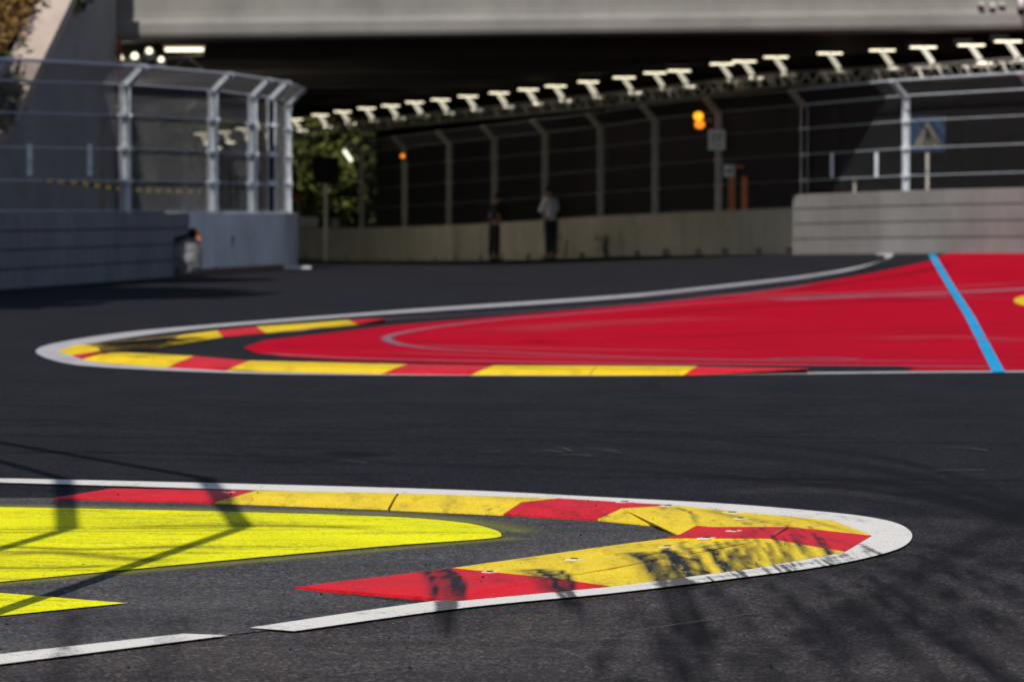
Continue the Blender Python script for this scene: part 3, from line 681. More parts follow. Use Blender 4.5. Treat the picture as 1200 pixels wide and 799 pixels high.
# hanging weights between cables (short pale bars)
for px in (970, 1022):
    p = wp(px, .12); mb = MB(); z0 = at(px, 208, p.y).z; z1 = at(px, 179, p.y).z
    mb.box(p.x-.035, p.x+.035, p.y-.03, p.y+.03, z0, z1); mb.build('cable_spacer', M_GALV, None); oo = bpy.context.scene.objects[-1] if False else None
for ob in [x for x in COL.objects if x.name.startswith('cable_spacer')]: ob.parent = o; ob.matrix_parent_inverse = Matrix.Translation(-Vector(o.location))
p = wp(996, 1.2); a = at(984, 208, p.y); b = at(1019, 178, p.y)
t = tag(empty('display_board', (p.x, p.y, 0)), 'small black board behind the fence between two pale spacer bars', 'board')
MB().box(a.x, b.x, p.y, p.y+.06, a.z, b.z).build('panel', M_BLACK, t, bevel=.01)
MB().box((a.x+b.x)/2-.03, (a.x+b.x)/2+.03, p.y+.01, p.y+.05, g(p.x, p.y)-.1, a.z).build('post', M_GALVD, t)

# right wall of stacked panels
def panelwall(pts, hgt, rows, mface, label, colw, thick=.5, name='panelled_barrier', top=None):
    Wp = tag(empty(name, pts[0]), label, 'barrier'); acc = 0
    for a, b in zip(pts, pts[1:]):
        t = b-a; L = t.length; t = t/L; n = Vector((-t.y, t.x, 0)).normalized()
        if n.y < 0: n = -n
        M = Matrix(((t.x, n.x, 0, a.x), (t.y, n.y, 0, a.y), (t.z, 0, 1, a.z), (0, 0, 0, 1)))
        MB().box(0, L, .035, thick, -.1, hgt-.015, M).build('core', M_JOINT, Wp)
        nc = max(1, round(L/colw)); cw = L/nc; rh = hgt/rows
        for i in range(nc):
            for j in range(rows):
                e = .010; d = random.uniform(-.008, .008); x0 = i*cw+e; x1 = (i+1)*cw-e; z0 = j*rh+(.012 if j else -.1); z1 = (j+1)*rh-.010
                MB().box(x0, x1, d, .05, z0, z1, M).build('panel', mface, Wp, bevel=.01)
    return Wp
rp = []
for px in (945, 1050, 1130, 1215, 1330):
    v = wp(px, -.42); rp.append(v)
panelwall(rp, 1.30, 4, M_TEC, 'light grey panelled barrier wall at the right edge, behind the red paint', .72)
# orange marker at its end
p = wp(946, -.48); a = at(948, 271, p.y)
o = MB().bar(a+Vector((-.05, -.03, .09)), a+Vector((.06, -.03, -.07)), .07, .03).build('marker_tag', M_ORANGE, None, bevel=.005); tag(o, 'small orange tag hanging where the grey panelled wall meets the tan wall', 'tag')

# ------------------------------------------------------------------ left wall and fence
LP = [(-140, 84.5, 350), (0, 76, 0), (90, 70.5, 0), (160, 66, 0), (222, 62.3, 0), (262, 60, 0), (308, 57.8, 0), (333, 56.8, 0)]
def lw(px, off=0):
    for (a, sa, _), (b, sb, _) in zip(LP, LP[1:]):
        if px <= b: break
    s = sa+(sb-sa)*(px-a)/(b-a); v = Vector(((px-600)/s, F/s, 0)); v += Vector((-.85, .52, 0))*off; v.z = g(v.x, v.y); return v
pp = [lw(x) for x in (-260, -140, 0, 110, 222)]
panelwall(pp, 1.19, 4, M_TECD, 'dark blue grey panelled barrier wall at the left edge below the fence', .72)
LWt = tag(empty('concrete_wall', lw(222)), 'short pale concrete barrier block at the left corner with a dark hole and dirty foot', 'wall')
a = lw(223, .02); b = lw(333, .02)
bl = wallblock(a, b, 1.19, .5, M_CONCB, LWt, True)
t = (b-a).normalized(); n = Vector((-t.y, t.x, 0)); n = n if n.y > 0 else -n
M = Matrix(((t.x, n.x, 0, a.x), (t.y, n.y, 0, a.y), (0, 0, 1, 0), (0, 0, 0, 1))); L = (b-a).length
MB().box(.05, L-.02, -.015, .0, -.02, .11, M).build('dirt_strip', M_DIRT, bl)
# eye with chipped edge
def chip(cx, cz, rx, rz, d, m, name, par, n=11, seed=1):
    rr = random.Random(seed); vs = []
    for y in (-d, .02): vs += [M @ Vector((cx+rx*rr.uniform(.7, 1.1)*math.cos(k*2*math.pi/n), y, cz+rz*rr.uniform(.7, 1.1)*math.sin(k*2*math.pi/n))) for k in range(n)]
    MB().add(vs, [tuple(range(n))]+[(k, k+n, (k+1) % n+n, (k+1) % n) for k in range(n)]).build(name, m, par)
chip(L*.43, .62, .09, .16, .006, M_GALVD, 'lifting_recess', bl); chip(L*.44, .64, .05, .07, .012, M_DARK, 'lifting_hole', bl, seed=4)
# return side of the corner block towards the tunnel
c = lw(333, .02)
wallblock(c+Vector((.0, .02, 0)), c+Vector((.05, 3.9, -.02)), 1.19, .4, M_CONCB, LWt, False)
# fence on the left wall
lposts = []
for px, ty in ((-150, 90), (2, 94), (160, 99), (262, 106), (308, 112), (330, 115)):
    p = lw(px, .25); p.z = 1.17; ztop = at(px, ty, p.y).z; lposts.append((p, ztop-p.z))
larm = Vector((.36, -.20, .31))
lf = fence('debris_fence', lposts, larm, M_GALV, M_WIRE, 'tall pale steel debris fence with bent posts on the wall at the left', pw=.19, rail_r=.022, r=.0024, cables=(0.02, .25, .50, .76, 1.0))
# return panel at the corner
rb = [(lposts[-1][0], lposts[-1][1]), (lposts[-1][0]+Vector((.10, 3.6, 0)), lposts[-1][1])]
fence('debris_fence', rb, larm, M_GALV, M_WIRE, 'short end panel of the left debris fence, running back under the bridge', pw=.14, rail_r=.02)
for px in (45, 115):
    p = lw(px, .18); z0 = at(px, 206, p.y).z; z1 = at(px, 169, p.y).z
    s_ = MB().box(p.x-.04, p.x+.04, p.y-.03, p.y+.03, z0, z1).build('cable_spacer', M_GALV, lf)
# second fence behind it, warmer, running the other way
bp = []
for px, py, Y in ((120, 128, 70), (218, 118, 82), (308, 112, 90), (420, 108, 98)):
    z1 = at(px, py, Y).z-.25; bp.append((Vector(((px-600)/F*Y, Y, .9)), z1-.9))
M_WARM = plain('warm_beige_steel', (.30, .27, .20), .6, .2, .2, 9)  # even warm beige base colour
fence('debris_fence', bp[:3], Vector((.3, -.1, .3)), M_WARM, M_WIRE, 'thin beige fence seen through the left debris fence, further back', pw=.12, rail_r=.02)
wbk = tag(empty('concrete_wall', (bp[0][0].x, bp[0][0].y, 0)), 'low barrier wall carrying the beige fence behind the left fence', 'wall')
for i in range(2): wallblock(Vector((bp[i][0].x, bp[i][0].y, 0)), Vector((bp[i+1][0].x, bp[i+1][0].y, 0)), .95, .3, M_CONC, wbk, False)
# hazard tape
tp = tag(empty('hazard_tape', at(60, 213, 62)), 'yellow and black hazard tape sagging behind the left fence', 'tape')
M_TY = plain('yellow_tape', (.28, .21, .015), .5); pts = [(50, 212), (90, 214), (130, 220), (165, 223), (200, 224), (235, 225)]
spx = smooth_px(pts, 6)
for i in range(len(spx)-1):
    a = at(spx[i][0], spx[i][1], 62+i*.1); b = at(spx[i+1][0], spx[i+1][1], 62+(i+1)*.1)
    MB().bar(a, b, .01, .07).build('tape_piece', M_TY if i % 2 else M_BLACK, tp)

# wrapped bundle leaning at the end of the dark wall
bd = tag(empty('wrapped_bundle', lw(205, -.3)), 'crumpled grey plastic wrapped bundle with black straps at the end of the dark wall', 'bundle')
M_BAG = plain('crumpled_grey_plastic', (.16, .16, .17), .35, var=.5, scale=14, bump=.8)
rr = random.Random(5); ctr = lw(208, -.18)
mb = MB(); mb.ball((0, 0, 0), .27, .22, .36, 20, 14)
vv = []
for v in mb.v:
    v = Vector(v); f = 1+.16*pnoise(v*6)+.09*pnoise(v*17); v = v*f; v.z = max(v.z, -.34); v.x = max(-.27, min(.27, v.x*1.15)); vv.append(tuple(v+ctr+Vector((0.03, 0, .36))))
mb.v = vv; mb.build('bag', M_BAG, bd)
MB().box(ctr.x-.33, ctr.x-.25, ctr.y-.1, ctr.y+.05, .05, .66).build('strap', M_BLACK, bd, bevel=.01)
MB().bar(ctr+Vector((-.28, -.15, .64)), ctr+Vector((.16, -.12, .80)), .06, .07).build('strap', M_BLACK, bd, bevel=.01)
MB().ball(ctr+Vector((.15, -.12, .80)), .09, .08, .10).build('strap_buckle', M_BLACK, bd)
MB().bar(ctr+Vector((.24, -.18, .86)), ctr+Vector((.28, -.18, .66)), .07, .05).build('marker', M_ORANGE, bd, bevel=.01)
o = MB().box(-.25, .25, -.12, .12, 0, .05, Matrix.Translation(U(350, 315)) @ Matrix.Rotation(.2, 4, 'Z')).build('concrete_slab', M_CONCB, None, bevel=.01); tag(o, 'small pale slab lying on the road beside the pale corner block', 'slab')

# ------------------------------------------------------------------ bridge, abutment, underpass
BL = Vector((-8.9, 71.9, 0)); BR = Vector((45, 61.3, 0)); bt = (BR-BL).normalized(); bn = Vector((-bt.y, bt.x, 0)); bn = bn if bn.y > 0 else -bn
Mb = Matrix(((bt.x, bn.x, 0, BL.x), (bt.y, bn.y, 0, BL.y), (0, 0, 1, 0), (0, 0, 0, 1))); BLn = (BR-BL).length; ZS = 4.9
BRG = tag(empty('road_bridge', BL), 'wide pale concrete road bridge crossing over the track at the top of the view', 'bridge')
mb = MB()
prof = [(.0, 4.90), (-.16, 4.94), (-.20, 5.02), (-.20, 5.22), (-.13, 5.30), (-.07, 5.36), (-.05, 5.50), (-.05, 6.3), (-.3, 6.45), (-.3, 6.9), (.1, 6.9), (.5, 6.9), (.5, 4.9)]
n_ = len(prof); vs = [Mb @ Vector((x, y, z)) for x in (0, BLn) for y, z in prof]
mb.add(vs, [(i, (i+1) % n_, (i+1) % n_+n_, i+n_) for i in range(n_)]+[tuple(range(n_-1, -1, -1)), tuple(range(n_, 2*n_))]); mb.build('edge_beam', M_BRIDGE, BRG)
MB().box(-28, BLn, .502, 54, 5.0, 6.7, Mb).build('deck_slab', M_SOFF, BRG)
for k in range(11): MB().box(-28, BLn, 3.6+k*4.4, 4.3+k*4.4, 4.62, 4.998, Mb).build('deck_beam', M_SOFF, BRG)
# faint bolts mark and dome camera at right
p = at(1163, 5, (Mb @ Vector((19.2, 0, 0))).y-.25)
for dx in (-.22, 0, .2): MB().box(p.x+dx-.06, p.x+dx+.06, p.y+.0, p.y+.25, p.z-.08+abs(dx)*.2, p.z+.03).build('bracket', M_GALVD, BRG, bevel=.01)
p = at(1197, 12, 66.5); dc = tag(empty('dome_camera', p), 'white dome camera hanging in front of the bridge edge at the top right corner', 'camera')
MB().tube([p+Vector((0, 0, .02)), p+Vector((0, 0, .30))], [.085, .06], 14).build('housing', M_WHITE, dc, smooth=True)
MB().ball(p+Vector((0, 0, -.02)), .085, .085, .10).build('dome', M_BLACK, dc, smooth=True)
MB().tube([p+Vector((0, 0, .28)), p+Vector((.1, 1.2, .75))], .03).build('arm', M_WHITE, dc)
# abutment / wing wall with sloping coping
AB = tag(empty('abutment_wall', (-9.2, 70, 0)), 'grey concrete wing wall of the bridge with a sloping top, behind the left fence', 'wall')
a0 = Vector((-8.45, 71.0, 0)); a1 = Vector((-9.85, 64.2, 0)); a2 = Vector((-12.2, 52.5, 0))
def wz(px, py, y): return H+(HZ-py)/F*y
top = [(a0, 9.0), (a0.lerp(a1, .14), 7.0), (a0.lerp(a1, .9), 3.05), (a1, 2.6), (a2, .0)]
vs = []; off = Vector((-.5, .1, 0))
for p, z in top: vs += [Vector((p.x, p.y, -.3)), Vector((p.x, p.y, z)), Vector((p.x, p.y, -.3))+off, Vector((p.x, p.y, z))+off]
fs = []
for i in range(len(top)-1):
    k = i*4; fs += [(k, k+4, k+5, k+1), (k+2, k+3, k+7, k+6), (k+1, k+5, k+7, k+3)]
fs += [(0, 1, 3, 2)]
mb = MB(); mb.add(vs, fs); mb.build('wall_face', M_ABUT, AB)
mb = MB()
for i in range(1, len(top)-1):
    p, z = top[i]; q_, z2 = top[i+1]; mb.bar(Vector((p.x, p.y, z))+off*.45+Vector((0, 0, .1)), Vector((q_.x, q_.y, z2))+off*.45+Vector((0, 0, .1)), .75, .22)
M_COPE = concrete('coping_concrete', (.42, .35, .31), .2); mb.build('coping', M_COPE, AB)
zz = at(60, 47, 69)
mb = MB(); M_ = None
mb.bar(Vector((a1.x+.012, a1.y-.03, 4.05)), Vector((a0.x+.012, a0.y-.03, 4.25)), .02, .03); 
# red drain pipe
o = MB().tube([Vector((-8.36, 70.8, 0)), Vector((-8.36, 70.8, 4.9))], .05, 8).build('drain_pipe', M_REDP); tag(o, 'dull red vertical pipe at the corner where the wing wall meets the underpass', 'pipe')
# embankment with dry hedge
bm_ = MB(); E = []
for i, (x, y, z) in enumerate([(-12.8, 52, .3), (-10.6, 63, 2.9), (-9.9, 67, 4.9), (-9.2, 70.8, 7.1), (-9.0, 76, 8.5)]): E += [(x, y, z), (x-4, y, z+2.6), (x-14, y+2, z+4), (x-30, y, z+4.5)]
fs = [(i*4+k, i*4+k+1, (i+1)*4+k+1, (i+1)*4+k) for i in range(4) for k in range(3)]
o = bm_.add(E, fs).build('embankment', M_SOIL); tag(o, kind='structure')
def leaves(n, fn, size, rnd):
    vs = []; fs = []
    for i in range(n):
        c = fn(); 
        a = Vector((rnd.gauss(0, 1), rnd.gauss(0, 1), rnd.gauss(0, 1))).normalized(); b = a.orthogonal().normalized(); b = Matrix.Rotation(rnd.uniform(0, 6.28), 3, a) @ b; cc = a.cross(b)
        s = size*rnd.uniform(.6, 1.4); k = len(vs)
        vs += [tuple(c+b*s), tuple(c+cc*s*.55), tuple(c-b*s), tuple(c-cc*s*.55)]; fs.append((k, k+1, k+2, k+3))
    m = MB(); m.v = vs; m.f = fs; return m
rnd = random.Random(11)
def hp():
    t = rnd.random(); i = min(3, int(t*4)); f = t*4-i; A_ = [Vector(E[i*4+k]).lerp(Vector(E[(i+1)*4+k]), f) for k in range(3)]
    u = rnd.random()**1.5*1.3; p = A_[0].lerp(A_[1], min(u, 1)) if u < 1 else A_[1].lerp(A_[2], u-1)
    return p+Vector((rnd.gauss(0, .15), rnd.gauss(0, .3), abs(rnd.gauss(0, .35)+.45*pnoise(p*.9))))
o = leaves(14000, hp, .10, rnd).build('dry_hedge', M_LEAFB); tag(o, 'brown dry ivy and brush covering the embankment at the top left corner', 'dry brush', kind='stuff')
cp = at(4, 108, 64); 
sh = tag(empty('shrub', (cp.x, cp.y, 0)), 'dark green shrub growing over the wing wall at the left edge', 'shrub')
leaves(900, lambda: cp+Vector((rnd.gauss(-.1, .22), rnd.gauss(0, .25), rnd.gauss(0, .3))), .09, rnd).build('foliage', M_LEAFD, sh)
MB().tube([cp+Vector((-.3, .1, -1.1)), cp+Vector((-.15, 0, -.4)), cp], [.04, .03, .015], 6).build('stem', M_BARK, sh)
cp2 = at(72, 2, 68.5)
sh = tag(empty('shrub', (cp2.x, cp2.y, 0)), 'dark shrub hanging over the coping at the top of the wing wall', 'shrub')
leaves(800, lambda: cp2+Vector((rnd.gauss(0, .3), rnd.gauss(0, .25), rnd.gauss(.1, .16))), .08, rnd).build('foliage', M_LEAFD, sh)
MB().tube([cp2+Vector((-.4, .3, -.2)), cp2], [.03, .015], 6).build('stem', M_BARK, sh)
# underpass side wall behind the long fence, and pillars
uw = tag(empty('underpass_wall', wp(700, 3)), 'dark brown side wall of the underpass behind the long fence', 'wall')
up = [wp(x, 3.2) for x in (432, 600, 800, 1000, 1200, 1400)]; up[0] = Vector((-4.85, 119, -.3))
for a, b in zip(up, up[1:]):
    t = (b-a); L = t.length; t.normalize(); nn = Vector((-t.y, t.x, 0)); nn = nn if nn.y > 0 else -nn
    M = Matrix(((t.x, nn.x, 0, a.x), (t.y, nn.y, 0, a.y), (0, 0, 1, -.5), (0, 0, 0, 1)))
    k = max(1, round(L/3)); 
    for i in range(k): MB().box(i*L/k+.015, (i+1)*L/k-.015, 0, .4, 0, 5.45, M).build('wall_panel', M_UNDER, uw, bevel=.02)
# ------------------------------------------------------------------ lighting truss with lamps
LA = [(336, 140), (366, 135), (392, 131), (420, 127), (448, 124), (476, 120), (506, 117), (538, 113), (574, 109), (608, 105), (640, 101), (678, 96), (720, 91), (756, 85.5), (784, 83), (834, 75), (860, 72), (897, 67), (960, 62.5), (1021, 59), (1069, 55.5), (1125, 53), (1168, 48.5)]
def tz(px):
    for (a, ya), (b, yb) in zip(LA, LA[1:]):
        if px <= b or b == 1168: return ya+(yb-ya)*(px-a)/(b-a)
def truss(name, P, label, hgt=.30, seg=.55):
    T = tag(empty(name, P[0]), label, 'truss')
    for a, b in zip(P, P[1:]):
        t = (b-a); L = t.length; u = t/L; n = Vector((-u.y, u.x, 0)).normalized()*.15; Z = Vector((0, 0, hgt))
        for q_ in (n, -n):
            MB().tube([a+q_, b+q_], .024, 6).build('chord', M_TRUSS, T); MB().tube([a+q_+Z, b+q_+Z], .024, 6).build('chord', M_TRUSS, T)
        k = max(1, int(L/seg)); mb = MB()
        for i in range(k):
            for q_ in (n, -n):
                c0 = a+t*(i/k)+q_; c1 = a+t*((i+.5)/k)+q_; c2 = a+t*((i+1)/k)+q_
                mb.bar(c0, c1+Z, .02); mb.bar(c1+Z, c2, .02)
            mb.bar(a+t*(i/k)+n, a+t*(i/k)-n, .02)
        mb.build('lattice', M_TRUSS, T)
    return T
tpts = []
for px in (300, 400, 520, 650, 780, 900, 1000, 1100, 1200, 1300):
    s = sc(px); p = wp(px, .3); y = tz(min(max(px, 336), 1168)) if 336 <= px <= 1168 else (140+(336-px)*.16 if px < 336 else 48.5-(px-1168)*.09)
    p.z = H+(HZ-y)/s-.66; tpts.append(p)
truss('lighting_truss', tpts, 'long aluminium truss carrying floodlights above the fence under the bridge')
lamp0 = None
def make_lamp():
    L = empty('floodlight', (0, 0, 0))
    MB().box(-.27, .27, -.06, .06, .61, .645).build('light_bar', M_LED, L, bevel=.01)
    MB().bar((-.02, -.03, .62), (.20, -.03, .30), .15, .09).build('bracket', M_SPILL, L, bevel=.008)
    MB().box(.12, .42, -.08, .05, .25, .30).build('lamp_panel', M_LED2, L, bevel=.01)
    mb = MB(); mb.bar((-.12, -.02, .22), (-.02, -.02, -.02), .04); mb.bar((.30, -.02, .22), (.42, -.02, -.02), .04); mb.bar((-.2, -.02, .20), (.5, -.02, .22), .035); mb.build('clamp', M_STEELW, L)
    MB().box(-.35, .02, .02, .10, .62, .76).build('ballast_box', M_BLACK, L, bevel=.01)
    return L
def copy_tree(o, parent=None):
    c = o.copy(); COL.objects.link(c); c.parent = parent
    for ch in o.children: copy_tree(ch, c)
    return c
ORD = 'nearest,second,third,fourth,fifth,sixth,seventh,eighth,ninth,tenth,eleventh,twelfth,thirteenth,fourteenth,fifteenth,sixteenth,seventeenth,eighteenth,nineteenth,twentieth,twenty-first,twenty-second,twenty-third'.split(',')
for i, (px, y) in enumerate(LA):
    s = sc(px); p = wp(px, .3)
    if i == 0: lamp0 = make_lamp(); o = lamp0
    else: o = copy_tree(lamp0)
    sx = .92 if px > 900 else .98
    o.location = (p.x, p.y-.1, H+(HZ-y)/s-.63); o.rotation_euler = (0, 0, random.uniform(-.08, .08)); tag(o, f"{ORD[22-i]} floodlight from the right along the long truss under the bridge", 'floodlight', 'floodlights along the long truss')
    if px < 700: o.rotation_euler.z += .35
# lamps at the left, near the wing wall, and further back
lt = truss('lighting_truss', [at(112, 86, 72.75), at(200, 84, 72.9), at(238, 81, 73)], 'short piece of lighting truss behind the top of the left fence')
M_RIM = plain('lamp_rim', (.4, .38, .33), .4, .4)
def round_lamp(px, py, Y, r, st, label):
    p = at(px, py, Y); o = empty('round_floodlight', p); tag(o, label, 'floodlight')
    MB().tube([p+Vector((0, -.02, 0)), p+Vector((0, .16, 0))], [r, r*.6], 16).build('housing', M_RIM, o)
    MB().tube([p+Vector((0, -.05, 0)), p+Vector((0, -.022, 0))], [r*.86, r*.86], 16).build('lens', M_LED if st else M_LED2, o)
    mb = MB(); mb.bar(p+Vector((-r*1.15, 0, 0)), p+Vector((-r*1.15, 0, -r*1.8)), .03); mb.bar(p+Vector((r*1.15, 0, 0)), p+Vector((r*1.15, 0, -r*1.8)), .03); mb.bar(p+Vector((-r*1.15, 0, -r*1.8)), p+Vector((r*1.15, 0, -r*1.8)), .03); mb.build('yoke', M_STEELW, o)
round_lamp(141, 68, 72.6, 0.075, 1, 'round lit lamp at the wing wall corner, leftmost above the left fence')
round_lamp(158, 66, 72.65, 0.090, 1, 'second round lit lamp from the left, above the left fence')
round_lamp(175, 60, 72.7, 0.083, 1, 'third round lit lamp from the left, just left of the light bar')
round_lamp(189, 70, 72.7, 0.068, 0, 'dim round lamp under the light bar above the left fence')
p = at(216, 58, 72.8); o = empty('light_bar', p); tag(o, 'horizontal lit light bar above the left fence, under the bridge', 'light')
MB().box(p.x-.42, p.x+.42, p.y-.05, p.y+.05, p.z-.05, p.z+.03).build('diffuser', M_LED, o, bevel=.01); MB().box(p.x-.46, p.x+.46, p.y-.0, p.y+.1, p.z+.032, p.z+.09).build('housing', M_GALVD, o)
for jj, (px, y, Y) in enumerate(((236, 157, 118), (262, 155, 116), (285, 151, 114), (304, 148, 112), (248, 162, 122))):
    o = copy_tree(lamp0); p = at(px, y, Y); o.location = (p.x, p.y, p.z-.63); o.rotation_euler.z = .5; tag(o, ['leftmost', 'middle', 'second from right', 'rightmost', 'lowest'][jj]+' of the small distant floodlights seen through the left fence', 'floodlight', 'distant floodlights behind the left fence')
truss('lighting_truss', [at(225, 168, 121), at(320, 158, 112)], 'distant truss carrying small floodlights behind the left fence')

# unseen truss and floodlights added left of the underpass to brighten the tan wall
LT2 = [Vector((-9.75, 75.5, 4.15)), Vector((-11.5, 88, 4.0)), Vector((-13.6, 104, 3.9)), Vector((-15.7, 120, 3.8))]
truss('lighting_truss', LT2, 'unseen lighting truss added left of the underpass to carry the fill lamps')
for j in range(3):
    f_ = j/6*3; i_ = min(2, int(f_)); p = LT2[i_].lerp(LT2[i_+1], f_-i_)+Vector((.1, .4, .34)); o = empty('fill_floodlight', p); tag(o, ('nearest', 'middle', 'farthest')[j]+' unseen fill lamp added left of the underpass, aimed across the track', 'floodlight', 'unseen fill lamps added left of the underpass')
    MB().box(p.x-.06, p.x+.06, p.y-.28, p.y+.28, p.z-.02, p.z+.30).build('housing', M_GALVD, o, bevel=.01)
    MB().box(p.x+.062, p.x+.075, p.y-.25, p.y+.25, p.z+.01, p.z+.27).build('lens', M_FILL, o)
    MB().bar(p+Vector((0, 0, -.05)), p+Vector((0, 0, 0)), .05).build('yoke', M_STEELW, o)
# ------------------------------------------------------------------ signals, signs, posts by the fence
p = wp(819, -.05); pa = at(819, 141, p.y)
o = tag(empty('warning_lamp', pa), 'glowing amber double warning lamp beside a fence post', 'warning lamp')
MB().box(pa.x-.14, pa.x+.14, pa.y+.02, pa.y+.12, pa.z-.25, pa.z+.25).build('housing', M_BLACK, o, bevel=.02)
MB().ball(pa+Vector((-.01, 0, .09)), .115, .05, .10).build('lens', M_AMBER2, o, smooth=True); MB().ball(pa+Vector((.02, 0, -.10)), .12, .05, .10).build('lens', M_AMBER, o, smooth=True)
MB().bar(pa+Vector((.1, .08, 0)), pa+Vector((.32, .1, 0)), .04).build('bracket', M_GALVD, o)
p = wp(472, -.05); pa = at(472, 183, p.y); o = tag(empty('warning_lamp', pa), 'small dim orange lamp on a fence post further left', 'warning lamp')
MB().ball(pa, .065, .04, .065).build('lens', M_AMBER, o, smooth=True); MB().box(pa.x-.12, pa.x+.12, pa.y+.03, pa.y+.1, pa.z-.12, pa.z+.12).build('housing', M_BLACK, o)
p = wp(407, .1); o = MB().tube([at(403, 176, p.y), at(412, 189, p.y)], .05, 8).build('tube_light', M_TUBE); tag(o, 'short slanted white tube light among the fence posts at the tunnel mouth', 'tube light')
# white board with green symbol on post
p = wp(839, -.08); a = at(830, 176, p.y-.1); b = at(850, 152, p.y-.1); s0 = tag(empty('exit_sign', (p.x, p.y, a.z)), 'small white sign with a green symbol fixed to a fence post', 'sign')
yy = p.y-.1
MB().box(a.x, b.x, yy, yy+.02, a.z, b.z).build('board', M_WHITE, s0, bevel=.004)
wx = b.x-a.x; wz_ = b.z-a.z
mb = MB()
for (u0, u1, v0, v1) in ((.22, .30, .35, .80), (.30, .48, .72, .80), (.30, .46, .54, .61), (.30, .48, .35, .42), (.56, .64, .35, .80), (.64, .80, .72, .80), (.74, .80, .55, .72), (.64, .80, .52, .59), (.2, .8, .14, .2)):
    mb.box(a.x+wx*u0, a.x+wx*u1, yy-.005, yy-.001, a.z+wz_*v0, a.z+wz_*v1)
mb.build('symbol', M_GREEN, s0)
# orange posts
for k, (px, y0, wd, lab) in enumerate(((836, 194, .15, 'tall orange post behind the wall, below the white and green sign'), (851, 207, .125, 'shorter orange post carrying a small white plate, behind the wall'))):
    p = wp(px, .55); z1 = at(px, y0, p.y).z; o = tag(empty('marker_post', p), lab, 'post')
    MB().box(p.x-wd/2, p.x+wd/2, p.y-.05, p.y+.05, p.z, z1).build('post', M_ORANGE, o, bevel=.01)
    MB().box(p.x-wd, p.x+wd, p.y-.09, p.y+.09, p.z-.02, p.z+.04).build('foot', M_BLACK, o)
    if k == 1: 
        a = at(848, 207.5, p.y-.06); b = at(861, 193, p.y-.06); pl = MB().box(a.x, b.x, p.y-.09, p.y-.07, a.z, b.z).build('plate', M_WHITE, o, bevel=.004)
        w_ = b.x-a.x; h_ = b.z-a.z
        MB().box(a.x+w_*.2, a.x+w_*.8, p.y-.096, p.y-.092, a.z+h_*.4, a.z+h_*.55).build('print', M_BLACK, pl)
        MB().box(p.x-.03, p.x+.02, p.y-.056, p.y-.052, p.z+.3, p.z+.7).build('reflector', M_WHITE, o)
    else:
        MB().bar(Vector((p.x, p.y, z1-.03)), Vector((p.x+.28, p.y, z1-.03)), .04).build('rail', M_ORANGE, o)
# pedestrian crossing sign
p = wp(1087, 1.3); a = at(1066, 178, p.y); b = at(1108, 137, p.y); o = tag(empty('crossing_sign', (p.x, p.y, 0)), 'blue square pedestrian crossing sign with white triangle and walking figure, behind the right fence', 'sign')
sq = MB().box(a.x, b.x, p.y, p.y+.03, a.z, b.z).build('sign_face', M_SIGNB, o, bevel=.01); cx = (a.x+b.x)/2; w_ = b.x-a.x
M_WS = plain('dull_white_sign_print', (.15, .14, .11), .5, var=.1)
y0 = p.y-.006
MB().add([(cx-w_*.42, y0, a.z+w_*.12), (cx+w_*.42, y0, a.z+w_*.12), (cx, y0, a.z+w_*.86)], [(0, 1, 2)]).build('triangle', M_WS, sq)
y1 = p.y-.012
fig = MB(); Z = a.z+w_*.12
fig.ball((cx, y1, Z+w_*.50), w_*.045, .003, w_*.045, 10, 6)
def limb(x0, z0, x1, z1, t_): fig.bar((cx+x0*w_, y1, Z+z0*w_), (cx+x1*w_, y1, Z+z1*w_), t_*w_, .004, Vector((0, 1, 0)))
def limb(x0, z0, x1, z1, t_):
    A_ = Vector((cx+x0*w_, y1, Z+z0*w_)); B_ = Vector((cx+x1*w_, y1, Z+z1*w_)); d = (B_-A_).normalized(); nn = Vector((-d.z, 0, d.x))*t_*w_/2
    fig.add([A_+nn, B_+nn, B_-nn, A_-nn], [(0, 1, 2, 3)])
limb(0, .45, .01, .24, .10); limb(.0, .26, -.10, .06, .055); limb(.01, .26, .10, .16, .055); limb(.10, .17, .12, .04, .05); limb(0, .42, .12, .30, .04); limb(0, .42, -.10, .28, .04)
fig.build('walking_figure', M_BLACK, sq)
mb = MB()
for k in range(5): x = cx-w_*.30+k*w_*.13; mb.box(x, x+w_*.06, y1-.001, y1+.001, Z+.01*w_, Z+.045*w_)
mb.build('stripes', M_BLACK, sq)
MB().box(cx-.035, cx+.035, p.y+.03, p.y+.08, p.z-.1, b.z-.1).build('pole', M_GALVD, o)
# black board on a pole near the tunnel mouth
Y = 98; a = at(366, 215, Y); b = at(397, 184, Y); cx = (a.x+b.x)/2; o = tag(empty('display_board', (cx, Y, g(cx, Y))), 'square black board on a thin pole at the left end of the long wall', 'board')
MB().box(a.x, b.x, Y, Y+.15, a.z, b.z).build('panel', M_BLACK, o, bevel=.02); MB().box(cx-.05, cx+.05, Y+.03, Y+.12, g(cx, Y)-.1, a.z).build('pole', M_GALVD, o)
# weed growing from wall foot
for px, lab in ((712, 'dry weed growing against the foot of the tan wall right of the people'), (664, 'thin dry weed beside the white shirted person')):
    p = wp(px, -.06); wd_ = tag(empty('dry_weed', p), lab, 'weed'); mb = MB()
    for k in range(14 if px == 712 else 6):
        a = rnd.uniform(-.25, .25); hh = rnd.uniform(.25, .6); mb.tube([p, p+Vector((a*.5, 0, hh*.6)), p+Vector((a*1.3, 0, hh))], .006, 4)
    mb.build('stem', M_BARK, wd_); leaves(90 if px == 712 else 25, lambda: p+Vector((rnd.gauss(0, .13), rnd.gauss(0, .03), rnd.uniform(.1, .6))), .03, rnd).build('foliage', M_LEAFD, wd_)

